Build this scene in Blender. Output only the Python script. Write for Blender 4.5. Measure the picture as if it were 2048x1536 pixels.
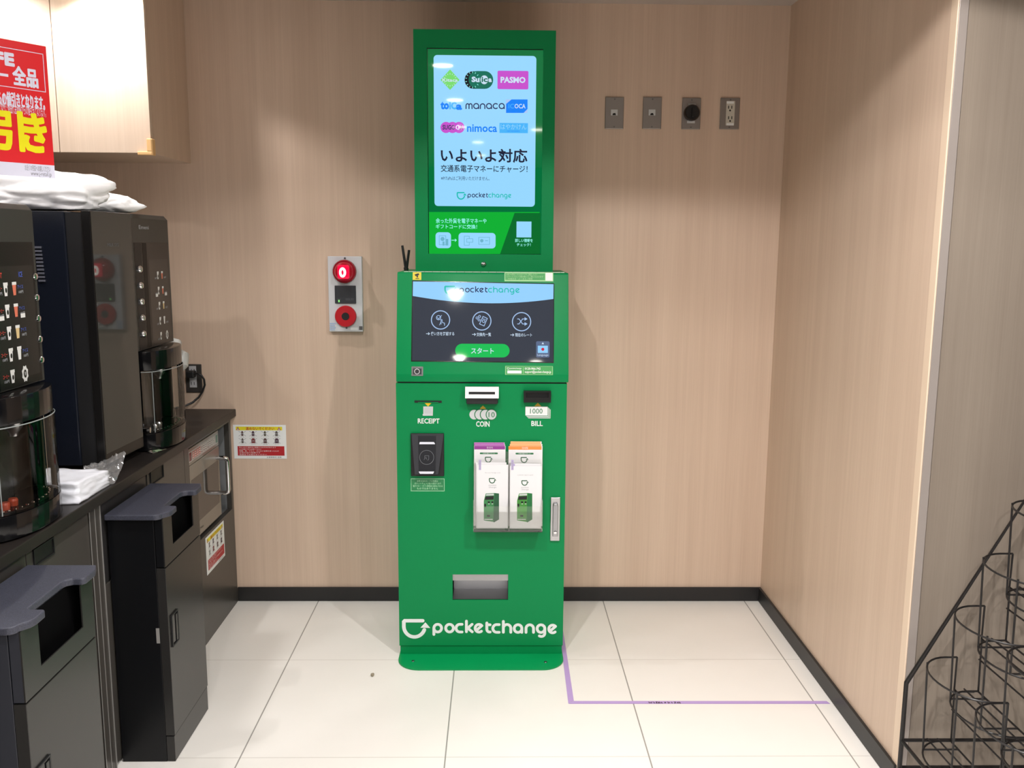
import bpy, bmesh, math, random
from mathutils import Vector, Matrix, noise
random.seed(7)
C = bpy.context.scene.collection
for o in list(bpy.data.objects): bpy.data.objects.remove(o)

# ------------------------------------------------------------------ camera
CAM = Vector((0, 0, 1.49)); FPX = 1775.07
RGT = Vector((0.99983, -0.01629, 0.00669)); DWN = Vector((0.00415, -0.15581, -0.98778)); FWD = Vector((0.01719, 0.98765, -0.15568))
cd = bpy.data.cameras.new('camera'); cam = bpy.data.objects.new('camera', cd); C.objects.link(cam)
cd.sensor_fit = 'HORIZONTAL'; cd.sensor_width = 36; cd.lens = FPX / 2048 * 36; cd.clip_start = .05
m = Matrix.Identity(4)
for i, a in enumerate((RGT, -DWN, -FWD)):
    for k in range(3): m[k][i] = a[k]
m.translation = CAM
cam.matrix_world = m
bpy.context.scene.camera = cam

# ------------------------------------------------------------------ world, lights, exposure
sc = bpy.context.scene
sc.view_settings.view_transform = 'Standard'; sc.view_settings.look = 'None'
sc.view_settings.gamma = 1; sc.view_settings.use_curve_mapping = False
sc.view_settings.exposure = 0
w = bpy.data.worlds.new('store_ambience'); sc.world = w; w.use_nodes = True
bg = w.node_tree.nodes['Background']; bg.inputs[0].default_value = (1, .97, .94, 1); bg.inputs[1].default_value = .04
LAMPS = [(-.285, 1.68, 54), (-.275, .57, 50), (-.30, -.75, 54), (-.18, -1.80, 54), (-.17, -3.0, 54), (.72, 1.55, 88), (.85, .2, 60), (.318, -.88, 42), (-1.305, 3.03, 29), (-1.74, 2.98, 15), (-1.42, 2.12, 19)]
LAMP_Z = 2.40

# ------------------------------------------------------------------ helpers
def lin(c): return tuple(((v/255)/12.92 if v/255 <= .04045 else ((v/255+.055)/1.055)**2.4) for v in c)
MATS = {}
def mat(name, rgb, rough=.5, metal=0, emit=None, es=1, spec=.5, coat=0):
    if name in MATS: return MATS[name]
    m = bpy.data.materials.new(name); m.use_nodes = True; MATS[name] = m
    b = m.node_tree.nodes['Principled BSDF']
    b.inputs['Base Color'].default_value = (*lin(rgb), 1); b.inputs['Roughness'].default_value = rough
    b.inputs['Metallic'].default_value = metal; b.inputs['Specular IOR Level'].default_value = spec
    b.inputs['Coat Weight'].default_value = coat; b.inputs['Coat Roughness'].default_value = .05
    if emit: b.inputs['Emission Color'].default_value = (*lin(emit), 1); b.inputs['Emission Strength'].default_value = es
    return m
def speckle(m, scale=400, amt=.25, bump=.0):
    nt = m.node_tree; b = nt.nodes['Principled BSDF']; c = tuple(b.inputs['Base Color'].default_value)
    tc = nt.nodes.new('ShaderNodeTexCoord'); n = nt.nodes.new('ShaderNodeTexNoise'); n.inputs['Scale'].default_value = scale
    r = nt.nodes.new('ShaderNodeValToRGB'); e = r.color_ramp.elements
    e[0].position = .35; e[1].position = .65
    e[0].color = tuple(v*(1-amt) for v in c[:3])+(1,); e[1].color = tuple(min(1, v*(1+amt)) for v in c[:3])+(1,)
    nt.links.new(tc.outputs['Object'], n.inputs['Vector']); nt.links.new(n.outputs['Fac'], r.inputs['Fac']); nt.links.new(r.outputs['Color'], b.inputs['Base Color'])
    if bump:
        bp = nt.nodes.new('ShaderNodeBump'); bp.inputs['Strength'].default_value = bump; bp.inputs['Distance'].default_value = .001
        nt.links.new(n.outputs['Fac'], bp.inputs['Height']); nt.links.new(bp.outputs['Normal'], b.inputs['Normal'])
    return m
def scr(name, rgb, k=1.0, rough=.035): return mat('screen_'+name, (4, 4, 5), rough, emit=rgb, es=k)
def clear(name, tint=.94, rough=.03, gl=1.0):
    if name in MATS: return MATS[name]
    m = bpy.data.materials.new(name); m.use_nodes = True; MATS[name] = m; nt = m.node_tree; nt.nodes.clear()
    out = nt.nodes.new('ShaderNodeOutputMaterial'); t = nt.nodes.new('ShaderNodeBsdfTransparent'); g = nt.nodes.new('ShaderNodeBsdfGlossy')
    f = nt.nodes.new('ShaderNodeFresnel'); f.inputs[0].default_value = 1.45; mx = nt.nodes.new('ShaderNodeMixShader')
    t.inputs[0].default_value = (tint, tint, tint*.99, 1); g.inputs['Roughness'].default_value = rough; g.inputs[0].default_value = (gl, gl, gl, 1)
    nt.links.new(f.outputs[0], mx.inputs[0]); nt.links.new(t.outputs[0], mx.inputs[1]); nt.links.new(g.outputs[0], mx.inputs[2]); nt.links.new(mx.outputs[0], out.inputs[0])
    return m

def ray(x, y): return FWD + RGT*((x-1024)/FPX) + DWN*((y-768)/FPX)
def at(x, y, ax, v):
    k = 'xyz'.index(ax); u = ray(x, y); return CAM + u*((v-CAM[k])/u[k])

def tag(o, label=None, cat=None, group=None, kind=None):
    if label: o['label'] = label
    if cat: o['category'] = cat
    if group: o['group'] = group
    if kind: o['kind'] = kind
    return o
def thing(name, label, cat, loc=(0, 0, 0), group=None):
    o = bpy.data.objects.new(name, None); o.empty_display_size = .05; C.objects.link(o); o.location = loc
    o['base'] = list(loc); tag(o, label, cat, group); return o
def base_of(p):
    while p.parent: p = p.parent
    return Vector(p.location)
def link(name, bm, mats, parent=None, label=None, smooth=False, loc=None):
    """one mesh object from a bmesh given in world coordinates"""
    off = base_of(parent) if parent else Vector(loc or (0, 0, 0))
    bmesh.ops.translate(bm, verts=bm.verts, vec=-off)
    me = bpy.data.meshes.new(name); bm.to_mesh(me); bm.free()
    for mm in (mats if isinstance(mats, (list, tuple)) else [mats]): me.materials.append(mm)
    if smooth:
        for p in me.polygons: p.use_smooth = True
        try: me.set_sharp_from_angle(angle=math.radians(40))
        except Exception: pass
    o = bpy.data.objects.new(name, me); C.objects.link(o)
    if parent: o.parent = parent
    else: o.location = off
    if label: o['label'] = label
    return o
def struct(name, bm, mats): return tag(link(name, bm, mats), kind='structure')

def box(x0, x1, y0, y1, z0, z1, bev=0, seg=2, bm=None, mi=0):
    t = bmesh.new()
    bmesh.ops.create_cube(t, size=1)
    for v in t.verts: v.co = Vector((x0+(v.co.x+.5)*(x1-x0), y0+(v.co.y+.5)*(y1-y0), z0+(v.co.z+.5)*(z1-z0)))
    if bev: bmesh.ops.bevel(t, geom=t.edges[:], offset=bev, segments=seg, affect='EDGES', profile=.5)
    return merge(bm, t, mi)
def merge(bm, t, mi=0):
    for f in t.faces: f.material_index = mi
    if bm is None: return t
    me = bpy.data.meshes.new('tmp'); t.to_mesh(me); t.free()
    n0 = len(bm.faces); bm.from_mesh(me); bpy.data.meshes.remove(me)
    bm.faces.ensure_lookup_table()
    for f in bm.faces[n0:]: f.material_index = mi
    return bm
def prism(pts, dirv, bev=0, bm=None, mi=0):
    """closed 3D outline pts swept by dirv"""
    t = bmesh.new(); d = Vector(dirv)
    a = [t.verts.new(Vector(p)) for p in pts]; b = [t.verts.new(Vector(p)+d) for p in pts]
    t.faces.new(a); t.faces.new(b[::-1]); n = len(a)
    for i in range(n): t.faces.new((a[i], b[i], b[(i+1) % n], a[(i+1) % n]))
    bmesh.ops.recalc_face_normals(t, faces=t.faces)
    if bev: bmesh.ops.bevel(t, geom=t.edges[:], offset=bev, segments=2, affect='EDGES', profile=.5)
    return merge(bm, t, mi)
def tube(pts, r, n=8, bm=None, mi=0, closed=False):
    t = bmesh.new(); P = [Vector(p) for p in pts]; N = len(P); rings = []
    up = None
    for i in range(N):
        d = (P[(i+1) % N]-P[i-1]) if closed else (P[min(i+1, N-1)]-P[max(i-1, 0)])
        d.normalize()
        if up is None: up = d.orthogonal().normalized()
        up = (up-d*up.dot(d)); up = up.normalized() if up.length > 1e-6 else d.orthogonal().normalized()
        s = d.cross(up); rr = r[i] if isinstance(r, (list, tuple)) else r
        rings.append([t.verts.new(P[i]+(up*math.cos(2*math.pi*k/n)+s*math.sin(2*math.pi*k/n))*rr) for k in range(n)])
    for i in range(N if closed else N-1):
        A, B = rings[i], rings[(i+1) % N]
        for k in range(n): t.faces.new((A[k], A[(k+1) % n], B[(k+1) % n], B[k]))
    if not closed: t.faces.new(rings[0][::-1]); t.faces.new(rings[-1])
    bmesh.ops.recalc_face_normals(t, faces=t.faces)
    return merge(bm, t, mi)
def lathe(c, axis, prof, n=32, bm=None, mi=0):
    """prof: (distance along axis, radius)"""
    t = bmesh.new(); ax = Vector(axis).normalized(); u = ax.orthogonal().normalized(); v = ax.cross(u); c = Vector(c); rings = []
    for h, r in prof:
        if r < 1e-6: rings.append([t.verts.new(c+ax*h)])
        else: rings.append([t.verts.new(c+ax*h+(u*math.cos(2*math.pi*k/n)+v*math.sin(2*math.pi*k/n))*r) for k in range(n)])
    for A, B in zip(rings, rings[1:]):
        if len(A) == 1 and len(B) == 1: continue
        for k in range(n):
            if len(A) == 1: t.faces.new((A[0], B[k], B[(k+1) % n]))
            elif len(B) == 1: t.faces.new((A[k], A[(k+1) % n], B[0]))
            else: t.faces.new((A[k], A[(k+1) % n], B[(k+1) % n], B[k]))
    if len(rings[0]) > 1: t.faces.new(rings[0][::-1])
    if len(rings[-1]) > 1: t.faces.new(rings[-1])
    bmesh.ops.recalc_face_normals(t, faces=t.faces)
    return merge(bm, t, mi)
def gridplate(us, vs, hole, f, d):
    """plate with rectangular openings: us,vs grid lines, hole(i,j), f(u,v)->point, d thickness vector"""
    t = bmesh.new(); d = Vector(d); V = {}
    def g(i, j, k):
        if (i, j, k) not in V: V[i, j, k] = t.verts.new(Vector(f(us[i], vs[j]))+d*k)
        return V[i, j, k]
    nu, nv = len(us)-1, len(vs)-1
    sol = lambda i, j: 0 <= i < nu and 0 <= j < nv and not hole(i, j)
    for i in range(nu):
        for j in range(nv):
            if not sol(i, j): continue
            t.faces.new((g(i, j, 0), g(i+1, j, 0), g(i+1, j+1, 0), g(i, j+1, 0))); t.faces.new((g(i, j+1, 1), g(i+1, j+1, 1), g(i+1, j, 1), g(i, j, 1)))
            for (a, b, n) in (((i, j), (i+1, j), (i, j-1)), ((i+1, j), (i+1, j+1), (i+1, j)), ((i+1, j+1), (i, j+1), (i, j+1)), ((i, j+1), (i, j), (i-1, j))):
                if not sol(*n): t.faces.new((g(*a, 0), g(*a, 1), g(*b, 1), g(*b, 0)))
    bmesh.ops.recalc_face_normals(t, faces=t.faces)
    return t

_tc = {}
def text_mesh(s, bold):
    k = (s, bold)
    if k not in _tc:
        c = bpy.data.curves.new('t', 'FONT'); c.body = s; c.offset = bold; c.resolution_u = 2
        o = bpy.data.objects.new('t', c); C.objects.link(o)
        me = bpy.data.meshes.new_from_object(o.evaluated_get(bpy.context.evaluated_depsgraph_get()))
        vs = [(v.co.x, v.co.y) for v in me.vertices]; fs = [tuple(p.vertices) for p in me.polygons]
        bpy.data.objects.remove(o); bpy.data.curves.remove(c); bpy.data.meshes.remove(me)
        _tc[k] = (vs, fs)
    return _tc[k]

class Canvas:
    """flat graphics printed on one face: u to the viewer's right, v up, n outwards"""
    def __init__(s, O, U, V, lay=.00035):
        s.O = Vector(O); s.U = Vector(U).normalized(); s.V = Vector(V).normalized(); s.N = s.U.cross(s.V); s.bm = bmesh.new(); s.mats = []; s.lay = lay; s.k = 0
    def mi(s, m):
        if m not in s.mats: s.mats.append(m)
        return s.mats.index(m)
    def P(s, x, y):
        u = ray(x, y); p = CAM + u*((s.O-CAM).dot(s.N)/u.dot(s.N)); q = p-s.O
        return (q.dot(s.U), q.dot(s.V))
    def W(s, uv, L): return s.O+s.U*uv[0]+s.V*uv[1]+s.N*(s.lay*L)
    def face(s, uvs, m, L):
        a = sum(uvs[i][0]*uvs[(i+1) % len(uvs)][1]-uvs[(i+1) % len(uvs)][0]*uvs[i][1] for i in range(len(uvs)))
        if a < 0: uvs = uvs[::-1]
        f = s.bm.faces.new([s.bm.verts.new(s.W(q, L)) for q in uvs]); f.material_index = s.mi(m)
    def uvrect(s, u0, v0, u1, v1, m, L, r=0, n=6):
        u0, u1 = min(u0, u1), max(u0, u1); v0, v1 = min(v0, v1), max(v0, v1); r = min(r, (u1-u0)/2, (v1-v0)/2)
        if r <= 0: return s.face([(u0, v0), (u1, v0), (u1, v1), (u0, v1)], m, L)
        pts = []
        for cu, cv, a0 in ((u1-r, v0+r, -90), (u1-r, v1-r, 0), (u0+r, v1-r, 90), (u0+r, v0+r, 180)):
            for k in range(n+1):
                a = math.radians(a0+90*k/n); pts.append((cu+r*math.cos(a), cv+r*math.sin(a)))
        s.face(pts, m, L)
    def rect(s, x0, y0, x1, y1, m, L, r=0):
        a, b = s.P(x0, y0), s.P(x1, y1); s.uvrect(a[0], a[1], b[0], b[1], m, L, r*abs(a[0]-b[0])/max(1e-6, abs(x1-x0)))
    def frame(s, x0, y0, x1, y1, w, m, L):
        s.rect(x0, y0, x1, y0+w, m, L); s.rect(x0, y1-w, x1, y1, m, L); s.rect(x0, y0+w, x0+w, y1-w, m, L); s.rect(x1-w, y0+w, x1, y1-w, m, L)
    def poly(s, pts, m, L): s.face([s.P(*p) for p in pts], m, L)
    def ell(s, cx, cy, rx, ry, m, L, n=28): s.poly([(cx+rx*math.cos(2*math.pi*k/n), cy+ry*math.sin(2*math.pi*k/n)) for k in range(n)], m, L)
    def uvstroke(s, P, w, m, L, closed=False, cap=True):
        """one ribbon with mitred joints and round ends; every stroke gets its own hair-thin level"""
        Q = [P[0]]
        for p in P[1:]:
            if math.hypot(p[0]-Q[-1][0], p[1]-Q[-1][1]) > 1e-7: Q.append(p)
        if closed and len(Q) > 2 and math.hypot(Q[0][0]-Q[-1][0], Q[0][1]-Q[-1][1]) < 1e-6: Q.pop()
        N = len(Q)
        if N < 2: return
        s.k += 1; L = L+.03*(s.k % 25); mi = s.mi(m)
        def nrm(a, b): l = math.hypot(b[0]-a[0], b[1]-a[1]); return (-(b[1]-a[1])/l, (b[0]-a[0])/l)
        A, B = [], []
        for i in range(N):
            n1 = nrm(Q[i-1], Q[i]) if (i or closed) else None; n2 = nrm(Q[i], Q[(i+1) % N]) if (i < N-1 or closed) else None
            n1 = n1 or n2; n2 = n2 or n1; nx, ny = n1[0]+n2[0], n1[1]+n2[1]; l = math.hypot(nx, ny)
            if l < .3: nx, ny, l = n2[0], n2[1], 1
            k = min(1.5, 2/l if l else 1)/l if l else 1
            nx, ny = nx*k*w/2, ny*k*w/2
            A.append(s.bm.verts.new(s.W((Q[i][0]+nx, Q[i][1]+ny), L))); B.append(s.bm.verts.new(s.W((Q[i][0]-nx, Q[i][1]-ny), L)))
        for i in range(N if closed else N-1):
            j = (i+1) % N; f = s.bm.faces.new((A[i], B[i], B[j], A[j])); f.material_index = mi
        if cap and not closed:
            for i, sg in ((0, 1), (N-1, -1)):
                n = nrm(Q[0], Q[1]) if i == 0 else nrm(Q[-2], Q[-1]); a0 = math.atan2(n[1], n[0])
                V = [s.bm.verts.new(s.W((Q[i][0]+w/2*math.cos(a0+sg*math.pi*k/7), Q[i][1]+w/2*math.sin(a0+sg*math.pi*k/7)), L)) for k in range(8)]
                f = s.bm.faces.new(V if sg > 0 else V[::-1]); f.material_index = mi
    def stroke(s, pts, w, m, L, closed=False, cap=True):
        P = [s.P(*p) for p in pts]; a, b = s.P(pts[0][0], pts[0][1]), s.P(pts[0][0], pts[0][1]+10)
        s.uvstroke(P, w*math.hypot(a[0]-b[0], a[1]-b[1])/10, m, L, closed, cap)
    def ring(s, cx, cy, r, w, m, L, n=32, ry=None):
        ry = ry or r; s.stroke([(cx+r*math.cos(2*math.pi*k/n), cy+ry*math.sin(2*math.pi*k/n)) for k in range(n)], w, m, L, True, False)
    def uvtext(s, t, u0, v0, u1, v1, m, L, bold=0, fat=0):
        if fat:
            d = fat*abs(v1-v0)
            for k in range(8): s.uvtext(t, u0+d*(1+math.cos(k*math.pi/4)), v0+d*(1+math.sin(k*math.pi/4)), u1-d*(1-math.cos(k*math.pi/4)), v1-d*(1-math.sin(k*math.pi/4)), m, L+.04*k, bold)
            return
        vs, fs = text_mesh(t, bold)
        if not vs: return
        xs = [v[0] for v in vs]; ys = [v[1] for v in vs]; x0, x1, y0, y1 = min(xs), max(xs), min(ys), max(ys); mi = s.mi(m)
        B = [s.bm.verts.new(s.W((u0+(x-x0)/max(1e-6, x1-x0)*(u1-u0), v0+(y-y0)/max(1e-6, y1-y0)*(v1-v0)), L)) for x, y in vs]
        for f in fs:
            try: q = s.bm.faces.new([B[i] for i in f]); q.material_index = mi
            except ValueError: pass
    def text(s, t, x0, y0, x1, y1, m, L, bold=0, fat=0):
        a, b = s.P(x0, y1), s.P(x1, y0); s.uvtext(t, a[0], a[1], b[0], b[1], m, L, bold, fat)
    def done(s, name, parent=None, label=None, extra=None, loc=None):
        if extra is not None:
            bm2, ms = extra; idx = [s.mi(x) for x in ms]
            me = bpy.data.meshes.new('tmp'); bm2.to_mesh(me); bm2.free(); n0 = len(s.bm.faces); s.bm.from_mesh(me); bpy.data.meshes.remove(me)
            s.bm.faces.ensure_lookup_table()
            for f in s.bm.faces[n0:]: f.material_index = idx[f.material_index]
        return link(name, s.bm, s.mats, parent, label, loc=loc)

def arc(cx, cy, r, a0, a1, n=14, ry=None): return [(cx+r*math.cos(math.radians(a0+(a1-a0)*k/n)), cy+(ry or r)*math.sin(math.radians(a0+(a1-a0)*k/n))) for k in range(n+1)]
def logo_icon(cv, f, w, m, L):
    pts = [(358, 886), (162, 886), (151, 897), (151, 945)]+arc(267, 945, 116, 180, 20, 20, ry=118)
    cv.stroke([f(*p) for p in pts], w*38, m, L); cv.poly([f(333, 962), (f(388, 903)), f(442, 965)], m, L+.3)
def wordmark(cv, x0, y0, x1, y1, mi, mp, mc, L, wk=1.0):
    """mug-arrow icon and the rounded one-stroke lettering beside it"""
    f = lambda x, y: (x0+(x-128)/1710*(x1-x0), y0+(y-868)/212*(y1-y0)); k = (x1-x0)/1710
    if mi: logo_icon(cv, f, k, mi, L)
    W = 29*k*wk
    S = lambda pts, m: cv.stroke([f(*p) for p in pts], W, m, L)
    r = 42
    O = lambda cx, cy, m: cv.ring(*f(cx, cy), r*k, W, m, L, 24, r*(y1-y0)/212)
    O(523, 967, mp); S([(481, 967), (481, 1036)], mp)
    O(653, 967, mp)
    S([(790, 925)]+arc(766, 967, r, -90, -270)+[(790, 1009)], mp)
    S([(838, 890), (838, 1006)], mp); S([(900, 925), (852, 967), (902, 1007)], mp)
    def e(cx, cy, m): S(arc(cx, cy, r, -42, -310, 18), m); S([(cx-18, cy+14), (cx+31, cy-28)], m)
    e(976, 968, mp)
    S([(1062, 910), (1062, 975)]+arc(1090, 978, 28, 180, 90, 6, 31)+[(1098, 1009)], mp); S([(1062, 930), (1098, 930)], mp)
    S([(1197, 928)]+arc(1170, 970, r, -90, -270)+[(1197, 1012)], mc)
    S([(1243, 893), (1243, 1012)], mc); S([(1243, 972)]+arc(1284, 968, 41, 180, 360)+[(1325, 1012)], mc)
    O(1404, 971, mc); S([(1446, 971), (1446, 1013)], mc)
    S([(1492, 1013), (1492, 971)]+arc(1533, 971, 41, 180, 360)+[(1574, 1013)], mc)
    O(1656, 972, mc); S([(1698, 972), (1698, 1022)]+arc(1660, 1022, 38, 0, 125, 10, 36), mc)
    e(1784, 976, mc)

# ------------------------------------------------------------------ materials
def wood(name, a, b, seam=False):
    m = bpy.data.materials.new(name); m.use_nodes = True; MATS[name] = m; nt = m.node_tree; bs = nt.nodes['Principled BSDF']; bs.inputs['Roughness'].default_value = .42
    tc = nt.nodes.new('ShaderNodeTexCoord')
    def nz(sx, sz, det):
        mp = nt.nodes.new('ShaderNodeMapping'); mp.inputs['Scale'].default_value = (sx, sx, sz); n = nt.nodes.new('ShaderNodeTexNoise'); n.inputs['Scale'].default_value = 1; n.inputs['Detail'].default_value = det
        nt.links.new(tc.outputs['Object'], mp.inputs[0]); nt.links.new(mp.outputs[0], n.inputs['Vector']); return n.outputs['Fac']
    def mth(op, x, y):
        q = nt.nodes.new('ShaderNodeMath'); q.operation = op
        for i, v in enumerate((x, y)):
            if isinstance(v, float): q.inputs[i].default_value = v
            else: nt.links.new(v, q.inputs[i])
        return q.outputs[0]
    s = mth('ADD', mth('MULTIPLY', nz(13, .35, 2), .5), mth('ADD', mth('MULTIPLY', nz(260, 3, 2), .34), mth('MULTIPLY', nz(60, 1.2, 1), .26)))
    r = nt.nodes.new('ShaderNodeValToRGB'); r.color_ramp.elements[0].position = .36; r.color_ramp.elements[1].position = .72
    r.color_ramp.elements[0].color = (*lin(a), 1); r.color_ramp.elements[1].color = (*lin(b), 1)
    nt.links.new(s, r.inputs[0]); nt.links.new(r.outputs[0], bs.inputs['Base Color']); return m
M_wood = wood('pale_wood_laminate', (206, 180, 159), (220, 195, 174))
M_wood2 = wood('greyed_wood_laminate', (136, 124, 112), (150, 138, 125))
M_door = wood('cabinet_wood', (214, 192, 172), (227, 206, 186))
def tiles():
    m = bpy.data.materials.new('floor_tile'); m.use_nodes = True; nt = m.node_tree; bs = nt.nodes['Principled BSDF']; bs.inputs['Roughness'].default_value = .32
    tc = nt.nodes.new('ShaderNodeTexCoord'); sp = nt.nodes.new('ShaderNodeSeparateXYZ'); nt.links.new(tc.outputs['Object'], sp.inputs[0])
    def line(out, off, per, wd):
        a = nt.nodes.new('ShaderNodeMath'); a.operation = 'ADD'; a.inputs[1].default_value = off; nt.links.new(out, a.inputs[0])
        p = nt.nodes.new('ShaderNodeMath'); p.operation = 'PINGPONG'; p.inputs[1].default_value = per/2; nt.links.new(a.outputs[0], p.inputs[0])
        l = nt.nodes.new('ShaderNodeMath'); l.operation = 'LESS_THAN'; l.inputs[1].default_value = wd/2; nt.links.new(p.outputs[0], l.inputs[0]); return l.outputs[0]
    lx = line(sp.outputs[0], .7468+.60017*10, .60017, .0042); ly = line(sp.outputs[1], -3.026+.6185*20, .6185, .0036)
    n = nt.nodes.new('ShaderNodeTexNoise'); n.inputs['Scale'].default_value = 6; n.inputs['Detail'].default_value = 6; nt.links.new(tc.outputs['Object'], n.inputs['Vector'])
    r = nt.nodes.new('ShaderNodeValToRGB'); r.color_ramp.elements[0].color = (*lin((238, 235, 229)), 1); r.color_ramp.elements[1].color = (*lin((244, 241, 236)), 1); nt.links.new(n.outputs['Fac'], r.inputs[0])
    def mix(f, a, c):
        x = nt.nodes.new('ShaderNodeMix'); x.data_type = 'RGBA'; nt.links.new(f, x.inputs[0]); nt.links.new(a, x.inputs[6]); x.inputs[7].default_value = (*lin(c), 1); return x.outputs[2]
    c = mix(ly, r.outputs[0], (216, 212, 205)); c = mix(lx, c, (158, 155, 150)); nt.links.new(c, bs.inputs['Base Color']); return m
M_tile = tiles()
M_base = mat('black_skirting', (30, 29, 30), .45)
M_ceil = mat('ceiling_white', (186, 174, 166), .8)
M_strip = mat('grey_aluminium_strip', (176, 166, 160), .45, .35)
M_edge = mat('pale_edge_band', (232, 208, 184), .4)
M_green = speckle(mat('kiosk_green', (0, 136, 76), .42, spec=.22), 900, .03, .03)
M_greenplate = mat('kiosk_green_plate', (0, 150, 84), .36, spec=.3)
M_dark = mat('matte_black', (22, 22, 24), .5)
M_blk = mat('gloss_black', (12, 12, 14), .12)
M_white = mat('white_print', (238, 240, 240), .5)
M_whitepl = mat('white_plastic', (240, 240, 240), .35)
M_yel = mat('yellow_print', (225, 190, 20), .5)
M_steel = mat('brushed_steel', (190, 190, 192), .28, 1)
M_chrome = mat('chrome', (225, 225, 228), .08, 1)
M_silver = mat('silver_print', (205, 208, 210), .4)
M_screw = mat('screw_metal', (120, 120, 122), .35, 1)

# ------------------------------------------------------------------ the room
YB, XR, XL, ZC, YS = 3.57, 1.1195, -2.0, 2.40, 2.270
struct('floor', box(XL-.1, 3.2, -4.5, YB+.1, -.1, 0), M_tile)
struct('ceiling', box(XL-.1, 3.2, -4.5, YB+.1, ZC, ZC+.1), M_ceil)
struct('wall_back', box(XL-.1, XR+.08, YB, YB+.1, 0, ZC), M_wood)
struct('wall_left', box(XL-.1, XL, -4.5, YB, 0, ZC), M_wood2)
bm = bmesh.new()
struct('wall_right', box(XR+.003, XR+.14, YS+.002, YB, 0, ZC), M_wood)
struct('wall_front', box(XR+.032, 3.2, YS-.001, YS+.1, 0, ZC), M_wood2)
struct('trim_1', box(XR+.0005, XR+.0055, YS-.008, YS+.026, 0, ZC, .002), M_edge)
struct('trim_2', box(XR+.006, XR+.029, YS-.006, YS+.0015, 0, ZC, .001), M_strip)
bm = box(-1.083, XR+.002, YB-.010, YB-.0005, .0005, .06, .001)
struct('baseboard_back', bm, M_base)
struct('baseboard_right', box(XR-.007, XR+.0025, YS-.007, YB-.0105, .0005, .06, .001), M_base)

# recessed downlights; the last two are unseen, added to light cabinet door and bags
M_lamp = mat('downlight_glow', (255, 250, 240), .5, emit=(255, 246, 232), es=40)
M_rim = mat('downlight_rim', (240, 240, 238), .4)
for k, (x, y, p) in enumerate(LAMPS):
    where = ['ceiling downlight nearest in front of the green kiosk', 'ceiling downlight second out from the green kiosk', 'ceiling downlight third out from the green kiosk', 'ceiling downlight fourth out from the green kiosk', 'ceiling downlight farthest out from the green kiosk',
             'ceiling downlight beside the right wood wall', 'ceiling downlight above the wire rack aisle', 'ceiling downlight set between the two rows', 'ceiling downlight right in front of the wood wall cabinet', 'ceiling downlight added to brighten the left door of the wall cabinet', 'ceiling downlight added above the near drinks machine to brighten the bags'][k]
    t = thing('ceiling_downlight', 'round white recessed '+where, 'ceiling light', (x, y, ZC), 'recessed ceiling downlights')
    link('rim', lathe((x, y, ZC-.0005), (0, 0, -1), [(0, .075), (.004, .073), (.006, .060), (.003, .054)], 32), M_rim, t, smooth=True)
    link('diffuser', lathe((x, y, ZC-.0005), (0, 0, -1), [(.0005, .053), (.0035, .052), (.0036, 0)], 32), M_lamp, t)
    l = bpy.data.lights.new('downlight_beam', 'SPOT'); l.energy = p; l.color = (1, .972, .955); l.spot_size = math.radians(145); l.spot_blend = .10; l.shadow_soft_size = .022
    if k >= 8: l.spot_size = math.radians(125 if k == 8 else 148 if k == 9 else 130); l.spot_blend = .28
    l.use_nodes = True; nt = l.node_tree; em = nt.nodes['Emission']; ge = nt.nodes.new('ShaderNodeNewGeometry'); sx = nt.nodes.new('ShaderNodeSeparateXYZ')   # reflector: stronger straight down
    ab = nt.nodes.new('ShaderNodeMath'); ab.operation = 'ABSOLUTE'; ma = nt.nodes.new('ShaderNodeMath'); ma.operation = 'MULTIPLY_ADD'; ma.inputs[1].default_value = 1.34 if k < 8 else .2; ma.inputs[2].default_value = .10 if k < 8 else .8
    nt.links.new(ge.outputs['Incoming'], sx.inputs[0]); nt.links.new(sx.outputs[2], ab.inputs[0]); nt.links.new(ab.outputs[0], ma.inputs[0]); nt.links.new(ma.outputs[0], em.inputs['Strength'])
    lo = bpy.data.objects.new('downlight_beam', l); C.objects.link(lo); lo.location = (0, 0, -.012); lo.parent = t

# ------------------------------------------------------------------ green exchange kiosk
YK = 3.06
KX0, KX1 = -.3515, .2455
K = thing('exchange_kiosk', 'tall green currency exchange kiosk with a lit upper display and sloping touch screen', 'kiosk', (-.053, 3.25, 0))
# base plate with rounded front corners
pts = [(KX0, 3.5, .0005), (KX0, 3.026, .0005)] + [(KX0+.08-.08*math.cos(a), 3.026-.083*math.sin(a), .0005) for a in [math.pi/2*i/10 for i in range(1, 11)]]
pts += [(KX1-.08+.08*math.sin(a), 3.026-.083*math.cos(a), .0005) for a in [math.pi/2*i/10 for i in range(0, 11)]] + [(KX1, 3.5, .0005)]
bp = link('base_plate', prism(pts, (0, 0, .0045)), M_greenplate, K)
for q in ((826, 1322), (1091, 1324)):
    p = at(*q, 'z', .005); link('screw', lathe(p, (0, 0, 1), [(0, .006), (.0015, .005), (.002, 0)], 12), M_screw, bp)
link('kick_panel', box(KX0+.003, KX1-.003, YK+.004, 3.5, .0055, .036), M_green, K)
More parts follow.
